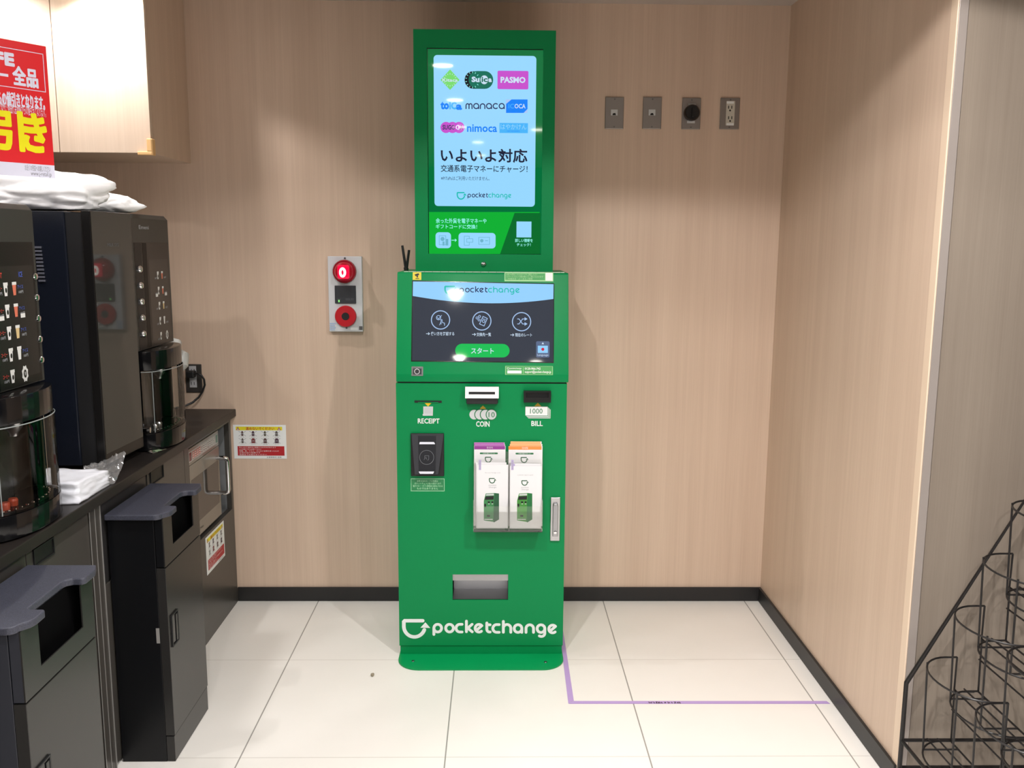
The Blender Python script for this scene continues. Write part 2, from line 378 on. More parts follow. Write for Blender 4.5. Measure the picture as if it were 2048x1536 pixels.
# front door with opening for the coin tray
a = at(905, 1149, 'y', YK); b = at(1016, 1200, 'y', YK)
us = [KX0, a.x, b.x, KX1]; vs = [.0385, b.z, a.z, 1.0085]
dr = link('front_door', gridplate(us, vs, lambda i, j: (i, j) == (1, 1), lambda u, v: (u, YK, v), (0, .1, 0)), M_green, K)
link('cabinet_body', box(KX0, KX1, YK+.1005, 3.5, .0375, 1.0085, .002), M_green, K)
bm = bmesh.new()
P = lambda x, y, z: bm.verts.new((x, y, z))
x0, x1, z0, z1 = a.x, b.x, b.z, a.z
prof = [(YK+.006, z1), (YK+.008, z1-.026), (YK+.040, z1-.036), (YK+.088, z1-.044), (YK+.090, z0+.006), (YK+.003, z0+.002)]
A = [P(x0, y, z) for y, z in prof]; B = [P(x1, y, z) for y, z in prof]
for i in range(5): bm.faces.new((A[i], A[i+1], B[i+1], B[i]))
bm.faces.new(A); bm.faces.new(B)
link('coin_return_tray', bm, mat('tray_steel', (172, 172, 174), .40, .9), K)
# sloping touch panel
T0 = Vector((-.05, YK, 1.041)); TL = Vector((0, .081, .351)).normalized(); TN = Vector((1, 0, 0)).cross(TL)
prof = [(KX0+.001, YK, 1.0135), (KX0+.001, YK, 1.041), (KX0+.001, YK+.0796, 1.386), (KX0+.001, YK+.085, 1.3905), (KX0+.001, 3.5, 1.3905), (KX0+.001, 3.5, 1.0135)]
hs = link('touch_panel_housing', prism(prof, (KX1-KX0+.004, 0, 0), .0025), M_green, K, smooth=True)
link('seam_gasket', box(KX0+.006, KX1-.006, YK+.006, 3.49, 1.009, 1.013), M_dark, K)
c = Canvas(T0+TN*.0008, (1, 0, 0), TL)
s_dark = scr('charcoal', (56, 63, 76), .9); s_sky = scr('sky_blue', (150, 210, 255)); s_ico = scr('icon_blue', (165, 195, 235)); s_navy = scr('navy', (40, 48, 92)); s_teal = scr('teal', (30, 190, 180))
s_btn = scr('button_green', (10, 190, 85)); s_lab = scr('label_white', (205, 225, 245)); s_bez = mat('screen_bezel', (10, 14, 12), .15); s_red = scr('flag_red', (205, 40, 70)); s_slate = scr('slate', (92, 108, 140))
c.poly([(824, 561), (1108.5, 567), (1107.5, 726), (822, 723)], s_bez, 0)
c.poly([(826, 563), (1107, 568.5), (1106, 724), (824, 721)], s_dark, 1)
top = [(826, 563), (1107, 568.5), (1106.6, 598)] + [(1107-281*t, 598-6.0*t+11.5*(1-(2*t-1)**2)) for t in [i/16 for i in range(1, 16)]] + [(825.4, 592)]
c.poly(top, s_sky, 2)
wordmark(c, 888, 571.5, 1040, 590.5, s_teal, s_navy, s_teal, 3, .72)
for cx, cy in ((881, 640), (963.5, 642), (1043, 643.5)): c.ring(cx, cy, 18.3, 1.9, s_ico, 2.2)
# pointing hand with a clock
c.ring(877, 635.5, 4.3, 1.3, s_ico, 3); c.stroke([(874.5, 635), (877, 638), (883, 631)], 1.2, s_ico, 3)
c.stroke([(879, 650), (881, 645), (882, 648.5)], 1.2, s_ico, 3); c.stroke([(882, 648), (882, 639.5), (884, 639.5), (884.5, 645), (889, 646.5), (889, 651)], 1.3, s_ico, 3)
# coins and a bank note
for q in ((954, 636), (959, 633), (958, 640)): c.ring(*q, 2.1, 1.2, s_ico, 3, 12)
c.stroke([(966, 633), (974.5, 637), (968, 652), (959, 648)], 1.4, s_ico, 3, True); c.ring(967, 642.5, 2.6, 1.2, s_ico, 3, 12); c.stroke([(964.5, 636.5), (971.5, 639.5)], .9, s_ico, 3)
# crossing arrows
c.stroke([(1035, 638), (1038, 638), (1045, 648), (1050, 648)], 1.5, s_ico, 3); c.stroke([(1035, 648), (1038, 648), (1045, 638), (1050, 638)], 1.5, s_ico, 3.4)
for y in (638, 648): c.poly([(1049, y-3.6), (1055, y), (1049, y+3.6)], s_ico, 3)
def arrow(c, x, y, l, m, L, w=1.1): c.stroke([(x, y), (x+l, y)], w, m, L); c.stroke([(x+l-2.2, y-2.2), (x+l, y), (x+l-2.2, y+2.2)], w, m, L)
for x, y, tx, t, tw in ((852.5, 667.5, 861.5, '使い方を確認する', 47), (944.5, 669, 953, '交換先一覧', 29), (1021, 670, 1030, '現在のレート', 34)):
    arrow(c, x, y, 6.5, s_lab, 3); c.text(t, tx, y-3.6, tx+tw, y+3.6, s_lab, 3, .012)
c.rect(910.5, 687.5, 1019, 715, s_btn, 2, 13.5); c.text('スタート', 942, 696, 987.5, 707.5, s_lab, 3, .015)
c.rect(1072, 682.5, 1099, 715, s_slate, 2, 3); c.poly([(1085.5, 684.5), (1088, 688.5), (1083, 688.5)], s_lab, 3)
c.rect(1075.5, 691.5, 1095.5, 706, s_sky, 3); c.ell(1085.5, 698.7, 3.1, 3.1, s_red, 4); c.text('Language', 1074.5, 708, 1096.5, 713, s_lab, 3)
c.done('touch_screen', K)
# stickers on the sloping panel
s_y = mat('sticker_yellow', (226, 205, 20), .4); s_lg = mat('sticker_pale_green', (170, 222, 160), .4); s_mg = mat('sticker_green', (60, 160, 80), .4)
c = Canvas(T0+TN*.0006, (1, 0, 0), TL)
c.rect(825.5, 544.5, 842.5, 560, s_y, 0); c.poly([(829, 549), (837, 546.5), (838.5, 550), (831, 552.5)], M_dark, 1); c.poly([(833, 552), (836, 551), (836, 555), (833, 555)], M_dark, 1); c.rect(831, 556.5, 838, 558, M_dark, 1)
c.done('camera_sticker', K, 'yellow sticker with a black camera sign')
c = Canvas(T0+TN*.0006, (1, 0, 0), TL)
c.rect(1009, 544.5, 1106.5, 563, s_lg, 0); c.rect(1010.5, 546.5, 1090, 560.5, s_mg, 1)
for k, t in enumerate(('お困りの際はこちらのガイドをご確認ください', 'スマートフォンで読み取ってご覧いただけます', 'ご利用方法・よくあるご質問')): c.text(t, 1012.5, 547.3+4.4*k, 1012.5+(62, 74, 52)[k], 550.7+4.4*k, s_lg, 2)
c.rect(1091, 546, 1105, 561.5, M_white, 1)
c.done('guide_sticker', K, 'pale green instruction sticker')
c = Canvas(T0+TN*.0006, (1, 0, 0), TL)
c.rect(1010.5, 732, 1105.5, 750, s_mg, 0) ; c.frame(1010.5, 732, 1105.5, 750, .9, s_lg, 1)
wordmark(c, 1014, 735, 1043, 739.5, M_white, M_white, M_white, 1, .8); c.rect(1014.5, 741, 1043, 747, M_white, 1); c.stroke([(1046.5, 735), (1046.5, 747.5)], .7, s_lg, 1)
c.text('0120-966-742', 1049.5, 735, 1081, 739.5, M_white, 1, .02); c.text('support@pocket-change.jp', 1049.5, 741, 1102, 747.5, M_white, 1, .01)
c.done('contact_sticker', K, 'green contact sticker with phone number')
c = Canvas(T0+TN*.0006, (1, 0, 0), TL)
M_lens = mat('scanner_window', (118, 120, 120), .25, .7); c.rect(823, 733, 846, 752, M_lens, 0); c.rect(826, 737, 843, 749, mat('scanner_inner', (60, 64, 66), .2, .6), 1); c.ring(834, 743, 5, 1.2, M_steel, 2, 18)
c.done('scanner_window', K, 'small silver scanner window')
c = Canvas((0, YK+.0836, 1.392), (1, 0, 0), (0, 0, 1), .0002); e_p = mat('edge_reflection_pale', (186, 214, 188), .35); e_t = mat('edge_reflection_tick', (96, 150, 110), .4)  # display's reflection in the top plate, built as a pale strip with ticks
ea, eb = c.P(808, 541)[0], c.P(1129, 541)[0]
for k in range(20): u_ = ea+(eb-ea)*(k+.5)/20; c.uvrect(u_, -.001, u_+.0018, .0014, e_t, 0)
c.done('edge_reflection', K, 'pale ticked strip standing in for the display reflection on the top edge', extra=(box(ea, eb, YK+.0839, YK+.0875, 1.3908, 1.3936), [e_p]))
# upper display
DY = 3.22; DX0, DX1, DZ0, DZ1 = -.2937, .2000, 1.392, 2.2207
a = at(853.5, 95, 'y', DY); b = at(1082, 509, 'y', DY)
dh = link('display_housing', gridplate([DX0, a.x, b.x, DX1], [DZ0, b.z, a.z, DZ1], lambda i, j: (i, j) == (1, 1), lambda u, v: (u, DY, v), (0, .02, 0)), M_green, K)
link('display_back', box(DX0, DX1, DY+.0205, DY+.13, DZ0, DZ1, .002), M_green, K)
c = Canvas((0, DY+.009, 1.8), (1, 0, 0), (0, 0, 1))
g1 = scr('deep_green', (0, 112, 58)); g2 = scr('bright_green', (15, 176, 52)); g3 = scr('corner_green', (8, 108, 44)); s_lt = scr('pale_sky', (152, 216, 255)); s_ink = scr('ink', (28, 34, 58)); s_pk = scr('magenta', (200, 80, 205)); s_bl = scr('blue', (10, 130, 250)); s_lb = scr('light_blue', (70, 180, 250)); s_lime = scr('lime', (120, 220, 110)); s_cy = scr('pale_cyan', (150, 250, 240)); s_sg = scr('pine', (10, 110, 90)); s_k = scr('black', (16, 20, 30)); s_cl = scr('line_teal', (110, 180, 205))
c.rect(850, 92, 1086, 512, s_bez, 0)
c.rect(855, 98, 1082, 508, g1, 1)
c.poly([(858, 424), (1079, 424), (1079, 508), (858, 508)], g2, 1.5); c.poly([(1029, 426), (1081, 426), (1080, 508), (1000, 508)], g3, 2)
c.rect(867, 110, 1069.5, 413.5, s_lt, 2, 7)
# transit card marks
c.poly([(900, 139), (919, 160), (900, 180), (881, 160)], s_lime, 3); c.text('Kitaca', 884.5, 157, 915.5, 163.5, s_lab, 4, .02)
for k in range(16):
    a_ = 2*math.pi*k/16; c.stroke([(900+11*math.cos(a_), 160+11*math.sin(a_)), (900+13*math.cos(a_), 160+13*math.sin(a_))], .9, s_lab, 4)
c.rect(929, 142.5, 986, 178, s_k, 3, 17.5); c.rect(937, 142, 986.3, 177.4, s_sg, 3.5, 17); c.ell(946, 160, 8.5, 11.5, s_sg, 4)
for k in range(14):
    a_ = 2*math.pi*(k+.5)/14; c.stroke([(945+12*math.cos(a_), 160+14*math.sin(a_)), (945+14.3*math.cos(a_), 160+16.4*math.sin(a_))], 1.1, s_cy, 5)
c.ell(968.5, 159.8, 7.6, 8.8, s_lab, 5); c.text('Su', 943, 153.5, 959, 164.5, s_lab, 6, .05); c.text('ic', 963, 154, 975, 164.5, s_sg, 6, .03); c.text('a', 977, 157, 983.5, 164.5, s_lab, 6, .05)
c.rect(995, 141.5, 1056.5, 179, s_pk, 3, 2.5); c.text('PASMO', 1001, 154, 1051, 166, s_lab, 4, .04)
c.text('to', 881, 203, 898, 219, s_bl, 3, .05); c.text('IC', 898.5, 204, 913, 219, s_lb, 3, .05); c.text('a', 912, 209, 924, 220, s_bl, 3.3, .05)
def rmark(c, t, x, y, h, adv, w, m, L):
    r = h/2
    for ch in t:
        S = lambda p: c.stroke(p, w, m, L)
        if ch == 'm': S([(x, y), (x, y-r*1.2)]+arc(x+r*.6, y-r*1.2, r*.6, 180, 360, 8, r*.75)+[(x+r*1.2, y)]); S([(x+r*1.2, y-r*1.2)]+arc(x+r*1.8, y-r*1.2, r*.6, 180, 360, 8, r*.75)+[(x+r*2.4, y)]); x += r*2.4+adv
        elif ch == 'n': S([(x, y), (x, y-r)]+arc(x+r*.9, y-r, r*.9, 180, 360, 8)+[(x+r*1.8, y)]); x += r*1.8+adv
        elif ch == 'a': c.ring(x+r, y-r, r, w, m, L); S([(x+2*r, y-r), (x+2*r, y)]); x += 2*r+adv
        elif ch == 'c': S(arc(x+r, y-r, r, -50, -310, 14)); x += 1.75*r+adv
rmark(c, 'manaca', 932, 217.3, 10, 3.3, 2.2, s_navy, 3)
c.rect(1011.5, 199, 1055, 226, scr('pale_lilac', (170, 200, 245)), 3); c.poly([(1023, 199), (1055, 199), (1055, 218), (1047, 226), (1012, 226), (1012, 208)], s_bl, 4); c.text('IC', 1017, 208, 1028, 217, s_lb, 5); c.text('OCA', 1029, 208, 1051, 217, s_lab, 5, .02)
for cx in (892, 905, 918): c.ell(cx, 255, 11.2, 11.2, s_pk, 3+.1*(cx > 900))
c.text('SUGO', 885, 250, 910, 259.5, s_navy, 4, .03); c.text('C', 911.5, 250, 918, 259.5, s_lab, 4, .02); c.text('A', 919.5, 250, 926, 259.5, s_navy, 4, .03)
c.text('nimoca', 934, 249, 994, 264, s_bl, 3, .02)
c.rect(999, 246, 1055.5, 266.5, s_lb, 3); c.text('はやかけん', 1001, 248.5, 1053, 259, s_lt, 4, .0); c.text('HAYAKAKEN', 1014, 261, 1039, 263.8, s_bl, 4)
c.text('いよいよ対応', 881.5, 298, 1055, 324.5, s_ink, 3, .01, .014); c.text('交通系電子マネーにチャージ！', 881.5, 331, 1055, 344, s_ink, 3, .012); c.text('※PiTaPaはご利用いただけません。', 882, 353, 979, 360.5, s_navy, 3)
wordmark(c, 913, 384, 1023, 399.5, s_teal, s_navy, s_teal, 3, .8)
c.text('余った外貨を電子マネーや', 871.5, 437, 973, 446.5, s_cy, 3, .015); c.text('ギフトコードに交換！', 871.5, 449, 954, 457.5, s_cy, 3, .015)
c.rect(871, 464.5, 902, 496.5, s_lt, 3, 7); c.rect(917, 465.5, 991, 497, s_lt, 3, 7); arrow(c, 903.5, 480.5, 9, s_cy, 3, 1.4)
c.frame(878, 471, 892, 490, 1, s_cl, 4); c.ell(885, 478, 4, 4, s_cl, 4); c.rect(885, 483, 889, 491, s_cl, 5); c.rect(891, 478, 896.5, 491, s_cl, 5)
c.frame(928, 472, 939, 491, 1, s_cl, 4); c.rect(932, 477, 946, 484.5, s_lt, 5); c.frame(933, 477, 946, 485, 1, s_cl, 6)
c.frame(957, 474, 979.5, 489.5, 1, s_cl, 4); c.ell(963.5, 481.5, 3.4, 3.4, s_cl, 5); c.rect(970, 481, 976, 482.2, s_cl, 5)
c.rect(1033, 443, 1062.5, 475, s_lt, 3); c.text('詳しい情報を', 1030, 477.5, 1065.5, 484.5, s_cy, 3, .015); c.text('チェック！', 1033.5, 486.5, 1061.5, 492.5, s_cy, 3, .015)
c.done('display_screen', K)
p = at(967, 528.5, 'y', DY); link('lock_knob', lathe(p, (0, -1, 0), [(-.001, .0095), (.003, .0095), (.007, .007), (.0085, .003), (.009, 0)], 24), M_steel, K, smooth=True)
for (x0, y0), (x1, y1) in (((812, 538), (804.5, 491)), ((812.5, 538), (818, 500))):
    a = at(x0, y0, 'y', 3.3); b = at(x1, y1, 'y', 3.3); a.z = 1.3915
    link('antenna', tube([a, a+(b-a)*.12, a+(b-a)*.14, b], [.0075, .0075, .0052, .0044], 10), M_dark, K, smooth=True)
# slots
c = Canvas((0, YK-.0004, .9), (1, 0, 0), (0, 0, 1))
a = at(829, 801, 'y', YK); b = at(883.5, 805.5, 'y', YK)
rs = link('receipt_slot', box(a.x, b.x, YK-.002, YK-.0003, b.z, a.z), mat('slot_black', (15, 25, 20), .5), K)
link('paper_guide', box(a.x+.012, b.x-.012, YK-.003, YK-.0021, b.z-.0, b.z+.0025), M_green, rs)
a = at(931, 775, 'y', YK); b = at(997, 807, 'y', YK)
def tapered(x0, x1, z0, z1, y0, y1, ins, bev=.002, mb=None):
    t = bmesh.new(); F = [(x0, y0, z0), (x1, y0, z0), (x1, y0, z1), (x0, y0, z1)]; G = [(x0+ins, y1, z0+ins), (x1-ins, y1, z0+ins), (x1-ins, y1, z1-ins), (x0+ins, y1, z1-ins)]
    A = [t.verts.new(p) for p in F]; B = [t.verts.new(p) for p in G]; t.faces.new(A[::-1]); t.faces.new(B)
    for i in range(4): t.faces.new((A[i], A[(i+1) % 4], B[(i+1) % 4], B[i]))
    bmesh.ops.recalc_face_normals(t, faces=t.faces)
    if bev: bmesh.ops.bevel(t, geom=t.edges[:], offset=bev, segments=2, affect='EDGES')
    return merge(mb, t)
cs = link('coin_slot', tapered(a.x+.002, b.x-.001, b.z, a.z-.004, YK-.0005, YK-.03, .003), mat('coin_slot_black', (34, 34, 36), .4), K)
x0, x1 = a.x-.000, b.x+.0005
zt, zb = at(960, 774.5, 'y', YK-.035).z, at(960, 796.5, 'y', YK-.04).z
hx0, hx1 = x0+.012, x1-.013; hz0, hz1 = zb+.012, zt-.016
link('coin_bezel', gridplate([x0, hx0, hx1, x1], [zb, hz0, hz1, zt], lambda i, j: (i, j) == (1, 1), lambda u, v: (u, YK-.042+(v-zb)*.28, v), (0, .010, 0)), M_whitepl, cs, 'white bezel')
a = at(1047, 780, 'y', YK); b = at(1101, 803, 'y', YK); pa = YK-.022
bs = link('bill_slot', gridplate([a.x, a.x+.008, b.x-.008, b.x], [b.z, b.z+.018, a.z-.006, a.z], lambda i, j: (i, j) == (1, 1), lambda u, v: (u, pa, v), (0, .0215, 0)), M_blk, K)
link('slot_mouth', box(a.x+.008, b.x-.008, pa+.012, pa+.02, b.z+.018, a.z-.006), M_dark, bs)
# painted signs under the slots
c.poly([(849, 806), (863, 806), (856, 813)], M_yel, 0); c.poly([(846.5, 813), (866, 813), (865.5, 831.5), (845.5, 831.5), (845, 828), (846.5, 828)], M_silver, .5)
for k in range(4): c.rect(849, 816+3*k, 863.5, 816.6+3*k, mat('print_grey', (170, 175, 178), .5), 1)
c.text('RECEIPT', 835.5, 837, 879, 847, M_white, .5, .02)
c.done('receipt_sign', K)
c = Canvas((0, YK-.0004, .9), (1, 0, 0), (0, 0, 1))
c.poly([(959, 818), (972.5, 818), (965.8, 811)], mat('ochre_print', (190, 160, 30), .5), 0)
gk = mat('sign_outline', (0, 118, 66), .45)
for k, cx in enumerate((948.5, 960, 971, 982.8)):
    if k: c.ell(cx, 829.2, 11.6, 11.6, gk, .2+k)
    c.ell(cx, 829.2, 9.8, 9.8, M_silver, .6+k)
c.text('10', 977, 824, 989.5, 834.5, gk, 6, .0); c.text('COIN', 952, 842.5, 979, 853.5, M_white, .5, .02)
c.done('coin_sign', K)
c = Canvas((0, YK-.0004, .9), (1, 0, 0), (0, 0, 1))
c.poly([(1068.5, 812.5), (1082.5, 812.5), (1075.5, 805.5)], MATS['ochre_print'], 0)
for k in (3, 2, 1, 0):
    o = 1.9*k; c.rect(1050.8+o, 813+o, 1095+o, 831+o, M_white, 4-k); 
    if k: c.rect(1050.8+o-1.2, 813+o-1.2, 1095+o-.9, 831+o-1, gk, 4.5-k)
c.text('1000', 1060, 817, 1085, 827, gk, 6, .0); c.text('BILL', 1062.5, 842, 1085.5, 852, M_white, .5, .02)
c.done('bill_sign', K)
# card reader
q = lambda x, y, yy: at(x, y, 'y', yy)
a = q(821.5, 866, YK); b = q(888.5, 951, YK)
cr = link('card_reader', prism([(a.x, YK-.0005, b.z), (b.x, YK-.0005, b.z), (b.x, YK-.0005, a.z), (a.x, YK-.0005, a.z)], (0, -.010, 0), .002), M_dark, K)
yf = YK-.034
tp = [q(823, 869, YK-.012), q(887, 869, YK-.012)]; bt = [q(829.5, 949, yf), q(876.5, 949, yf)]
t = bmesh.new()
F = [tp[0], tp[1], bt[1], bt[0]]; G = [Vector((p.x, YK-.0103, p.z)) for p in F]
A = [t.verts.new(p) for p in F]; B = [t.verts.new(p) for p in G]
t.faces.new(A); t.faces.new(B[::-1])
for i in range(4): t.faces.new((A[i], A[(i+1) % 4], B[(i+1) % 4], B[i]))
bmesh.ops.recalc_face_normals(t, faces=t.faces)
link('reader_face', t, mat('reader_charcoal', (44, 46, 52), .5), cr)
d = (bt[0]-tp[0]); d.x = 0; U = Vector((1, 0, 0)); V = -d.normalized()
c = Canvas(tp[0]+U.cross(V)*.0006, U, V)
c.poly([(836, 872), (872, 872), (871, 948), (837.5, 948)], mat('reader_black', (30, 32, 38), .35), 0)
w_ = mat('reader_light', (225, 228, 240), .4)
c.poly([(839.5, 884), (867.5, 884), (870, 887.5), (869.5, 888.5), (838.5, 888.5)], w_, 1); c.poly([(837.5, 943), (868, 943), (867.5, 945), (866, 947.7), (840, 947.7), (838, 945)], w_, 1)
ln = mat('reader_line', (105, 108, 114), .5)
c.ring(853.3, 914.8, 14.2, .9, ln, 1); c.stroke([(849.5, 916), (849.5, 911.5), (857.5, 911.5), (857.5, 918), (855.5, 920.5)], .8, ln, 1); c.stroke([(848, 919.5), (850, 916), (853, 915.5), (853, 919)], .8, ln, 1)
c.done('reader_marking', cr)
c = Canvas((0, YK-.0004, .9), (1, 0, 0), (0, 0, 1))
sg = mat('notice_green', (30, 130, 75), .25); sl = mat('notice_line', (170, 230, 185), .35)
c.rect(821.5, 957, 889, 982.5, sg, 0); c.frame(821.5, 957, 889, 982.5, 1.1, sl, 1)
for k, (t, x0, x1) in enumerate((('お客さまのカードの残高は', 834, 876), ('ポケットチェンジ社の規定であり', 829, 882), ('電子マネー・ギフト事業者の案内に代わる', 826, 885), ('ものではありません', 834, 876))): c.text(t, x0, 960+5*k, x1, 964+5*k, sl, 1, .005)
c.done('reader_notice', K, 'small green notice with white border')
# logo along the bottom
c = Canvas((0, YK-.0004, .3), (1, 0, 0), (0, 0, 1))
wordmark(c, 803.3, 1238.2, 1115, 1277, M_white, M_white, M_white, 0)
c.done('logo_lettering', K, 'white rounded wordmark')
# swing handle
a = q(1101, 993.5, YK); b = q(1119, 1080.5, YK)
sh = link('door_handle', box(a.x, b.x, YK-.008, YK-.0005, b.z, a.z, .002), M_steel, K)
cx = (a.x+b.x)/2; t = prism([(cx-.0095, YK-.0085, b.z+.02), (cx+.0095, YK-.0085, b.z+.02), (cx+.0095, YK-.0085, a.z-.03), (cx+.006, YK-.0085, a.z-.02), (cx-.006, YK-.0085, a.z-.02), (cx-.0095, YK-.0085, a.z-.03)], (0, -.012, 0), .002)
link('lever', t, mat('handle_steel', (165, 165, 168), .3, 1), sh)
link('keyhole', lathe((cx, YK-.0208, b.z+.036), (0, -1, 0), [(0, .006), (.001, .006), (.0015, .004), (.0015, 0)], 16), M_chrome, sh)

# ------------------------------------------------------------------ leaflet holder and leaflets
a = at(947, 886, 'y', YK); b = at(1084, 1062, 'y', YK-.05)
HX0, HX1, HZ0 = a.x+.001, b.x, b.z; xm = (HX0+HX1)/2+.004
acr = clear('clear_acrylic', .985)
LH = thing('leaflet_holder', 'clear acrylic four pocket leaflet holder fixed to the green kiosk door', 'leaflet holder', (xm, YK, HZ0))
link('back_panel', box(HX0, HX1, YK-.004, YK-.0015, HZ0, a.z-.03), acr, LH)
link('base_shelf', box(HX0, HX1, YK-.062, YK-.0045, HZ0, HZ0+.003), acr, LH)
zf = at(1000, 1012, 'y', YK-.06).z
link('front_panel', box(HX0, HX1, YK-.0645, YK-.0625, HZ0, zf), acr, LH)
link('middle_panel', box(HX0, HX1, YK-.035, YK-.033, HZ0+.0035, at(1000, 918, 'y', YK-.035).z), acr, LH)
for x in (HX0, xm-.001, HX1-.002): link('divider', box(x, x+.002, YK-.062, YK-.0355, HZ0+.0035, zf+.02), acr, LH)
pap = mat('leaflet_paper', (240, 240, 243), .5); lgr = mat('leaflet_green', (45, 120, 75), .5); lgd = mat('leaflet_dark_green', (30, 92, 58), .5); lgm = mat('leaflet_machine_green', (62, 140, 82), .5)
pur = mat('leaflet_purple', (150, 60, 150), .5); pur2 = mat('leaflet_light_purple', (190, 110, 190), .5); org = mat('leaflet_orange', (245, 150, 75), .5); org2 = mat('leaflet_light_orange', (250, 190, 130), .5); lgy = mat('leaflet_grey', (165, 168, 172), .5); lil = mat('leaflet_lilac', (185, 170, 215), .5)
def leaflet(name, label, px, Y, art, group):
    x0, y0, x1, y1 = px; a = at(x0, y0, 'y', Y); b = at(x1, y1, 'y', Y); zb = max(b.z, HZ0+.0036)
    c = Canvas((a.x, Y-.0002, a.z), (1, 0, 0), (0, 0, 1), .00012); art(c)
    o = c.done(name, None, extra=(box(a.x, b.x, Y, Y+.0016, zb, a.z), [pap]), loc=(a.x, Y, zb)); tag(o, label, 'leaflet', group); return o
def rear(band, band2, title, x0, x1, y, lx):
    def art(c):
        c.rect(x0, y, x1, y+7, band, 0); c.text(title, (x0+x1)/2-6, y+1.5, (x0+x1)/2+6, y+5.5, pap, 1)
        c.rect(lx-18, y+13, lx+18, y+16.5, lgr, 0, 1.5); c.text('外貨を電子マネーに', lx-12, y+13.6, lx+12, y+15.9, pap, 1)
        f = lambda x, yy: (lx-8+(x-128)/314*16, y+21.5+(yy-868)/212*12); logo_icon(c, f, 16/314, lgd, 0)
    return art
def plain(band, x0, x1, y): return lambda c: c.rect(x0, y, x1, y+7, band, 0)
leaflet('leaflet', 'purple topped leaflet at the very back of the left pocket', (948, 885, 1008, 1052), YK-.0085, plain(pur2, 948, 1008, 885), 'leaflets in the acrylic holder')
leaflet('leaflet', 'purple topped leaflet between two others in the left rear pocket', (950, 888.5, 1009, 1052), YK-.013, plain(pur2, 950, 1009, 888.5), 'leaflets in the acrylic holder')
leaflet('leaflet', 'foremost purple topped leaflet with green logo, left rear pocket', (948.5, 892, 1010, 1052), YK-.0175, rear(pur, pur2, '한국어', 948.5, 1010, 892, 977.5), 'leaflets in the acrylic holder')
leaflet('leaflet', 'orange topped leaflet at the very back of the right pocket', (1021, 883, 1081, 1052), YK-.0085, plain(org2, 1021, 1081, 883), 'leaflets in the acrylic holder')
leaflet('leaflet', 'orange topped leaflet between two others in the right rear pocket', (1019.5, 888, 1082.5, 1052), YK-.013, plain(org2, 1019.5, 1082.5, 888), 'leaflets in the acrylic holder')
leaflet('leaflet', 'foremost orange topped leaflet with green logo, right rear pocket', (1017, 892.5, 1083, 1052), YK-.0175, rear(org, org2, '日本語版', 1017, 1083, 892.5, 1049), 'leaflets in the acrylic holder')
def machine_art(c, ox, oy, s, body, side, tabx, cupx, cupy, txt):
    c.rect(tabx, oy-66, tabx+4.5, oy-46, lil, 0)
    for k in range(5): c.rect(tabx+1.2, oy-63+3.2*k, tabx+3.3, oy-61.5+3.2*k, lgy, 1)
    c.text(txt, cupx-15, cupy-11.5, cupx+16, cupy-9, lgy, 0)
    f = lambda x, yy: (cupx-7.5+(x-128)/314*15, cupy+(yy-868)/212*11); logo_icon(c, f, 15/314, lgd, 0)
    c.text('pocket', cupx-7.5, cupy+13, cupx+7.5, cupy+16.6, lgy, 0); c.text('change', cupx-7.5, cupy+17, cupx+7.5, cupy+20.8, lgy, 0)
    p = lambda x, y: (ox+x*s, oy+y*s)
    c.poly([p(0, 16), p(4, 1), p(22, 0), p(21, 60), p(19.5, 59), p(0, 56)], body, 0); c.poly([p(22, 0), p(31, 1), p(31, 54), p(21, 60), p(19.5, 59), p(20.5, 16)], side, .5)
    c.poly([p(5, 2), p(20.5, 1.3), p(20.5, 5), p(4.3, 5.5)], M_silver, 1); c.poly([p(3.5, 7), p(20.5, 6), p(20, 13.5), p(2, 14)], M_dark, 1)
    c.rect(*p(8, 17), *p(12.5, 20.5), M_dark, 1); c.rect(*p(15.5, 17), *p(19.5, 20.5), M_dark, 1); c.rect(*p(9, 21.5), *p(12, 23), M_silver, 1); c.rect(*p(16, 21.5), *p(19, 23), M_silver, 1)
    c.rect(*p(1, 22), *p(4.5, 29), M_dark, 1); c.rect(*p(6.5, 45), *p(12.5, 48.5), M_dark, 1); c.rect(*p(1, 53), *p(18, 54.6), pap, 1)
def wht(c): pass
leaflet('leaflet', 'white leaflet half hidden behind the front one, left pocket', (952, 925, 1012, 1056), YK-.0395, wht, 'leaflets in the acrylic holder')
leaflet('leaflet', 'front white leaflet picturing a green machine, left pocket', (953.5, 929.5, 1015.5, 1056.5), YK-.044, lambda c: machine_art(c, 967.5, 986, .98, lgm, lgd, 957.5, 985, 956, 'for your foreign coins'), 'leaflets in the acrylic holder')
leaflet('leaflet', 'white leaflet showing a lilac tab behind the front one, right pocket', (1021.5, 927, 1080, 1056), YK-.0395, lambda c: c.rect(1024.5, 928, 1029.5, 938, lil, 0), 'leaflets in the acrylic holder')
leaflet('leaflet', 'front white leaflet picturing a brighter green machine, right pocket', (1020, 932, 1082, 1057), YK-.044, lambda c: machine_art(c, 1034, 986, .98, mat('leaflet_bright_green', (70, 150, 60), .5), mat('leaflet_mid_green', (28, 115, 58), .5), 1022.5, 1050, 960.5, 'a smarter way to spend'), 'leaflets in the acrylic holder')

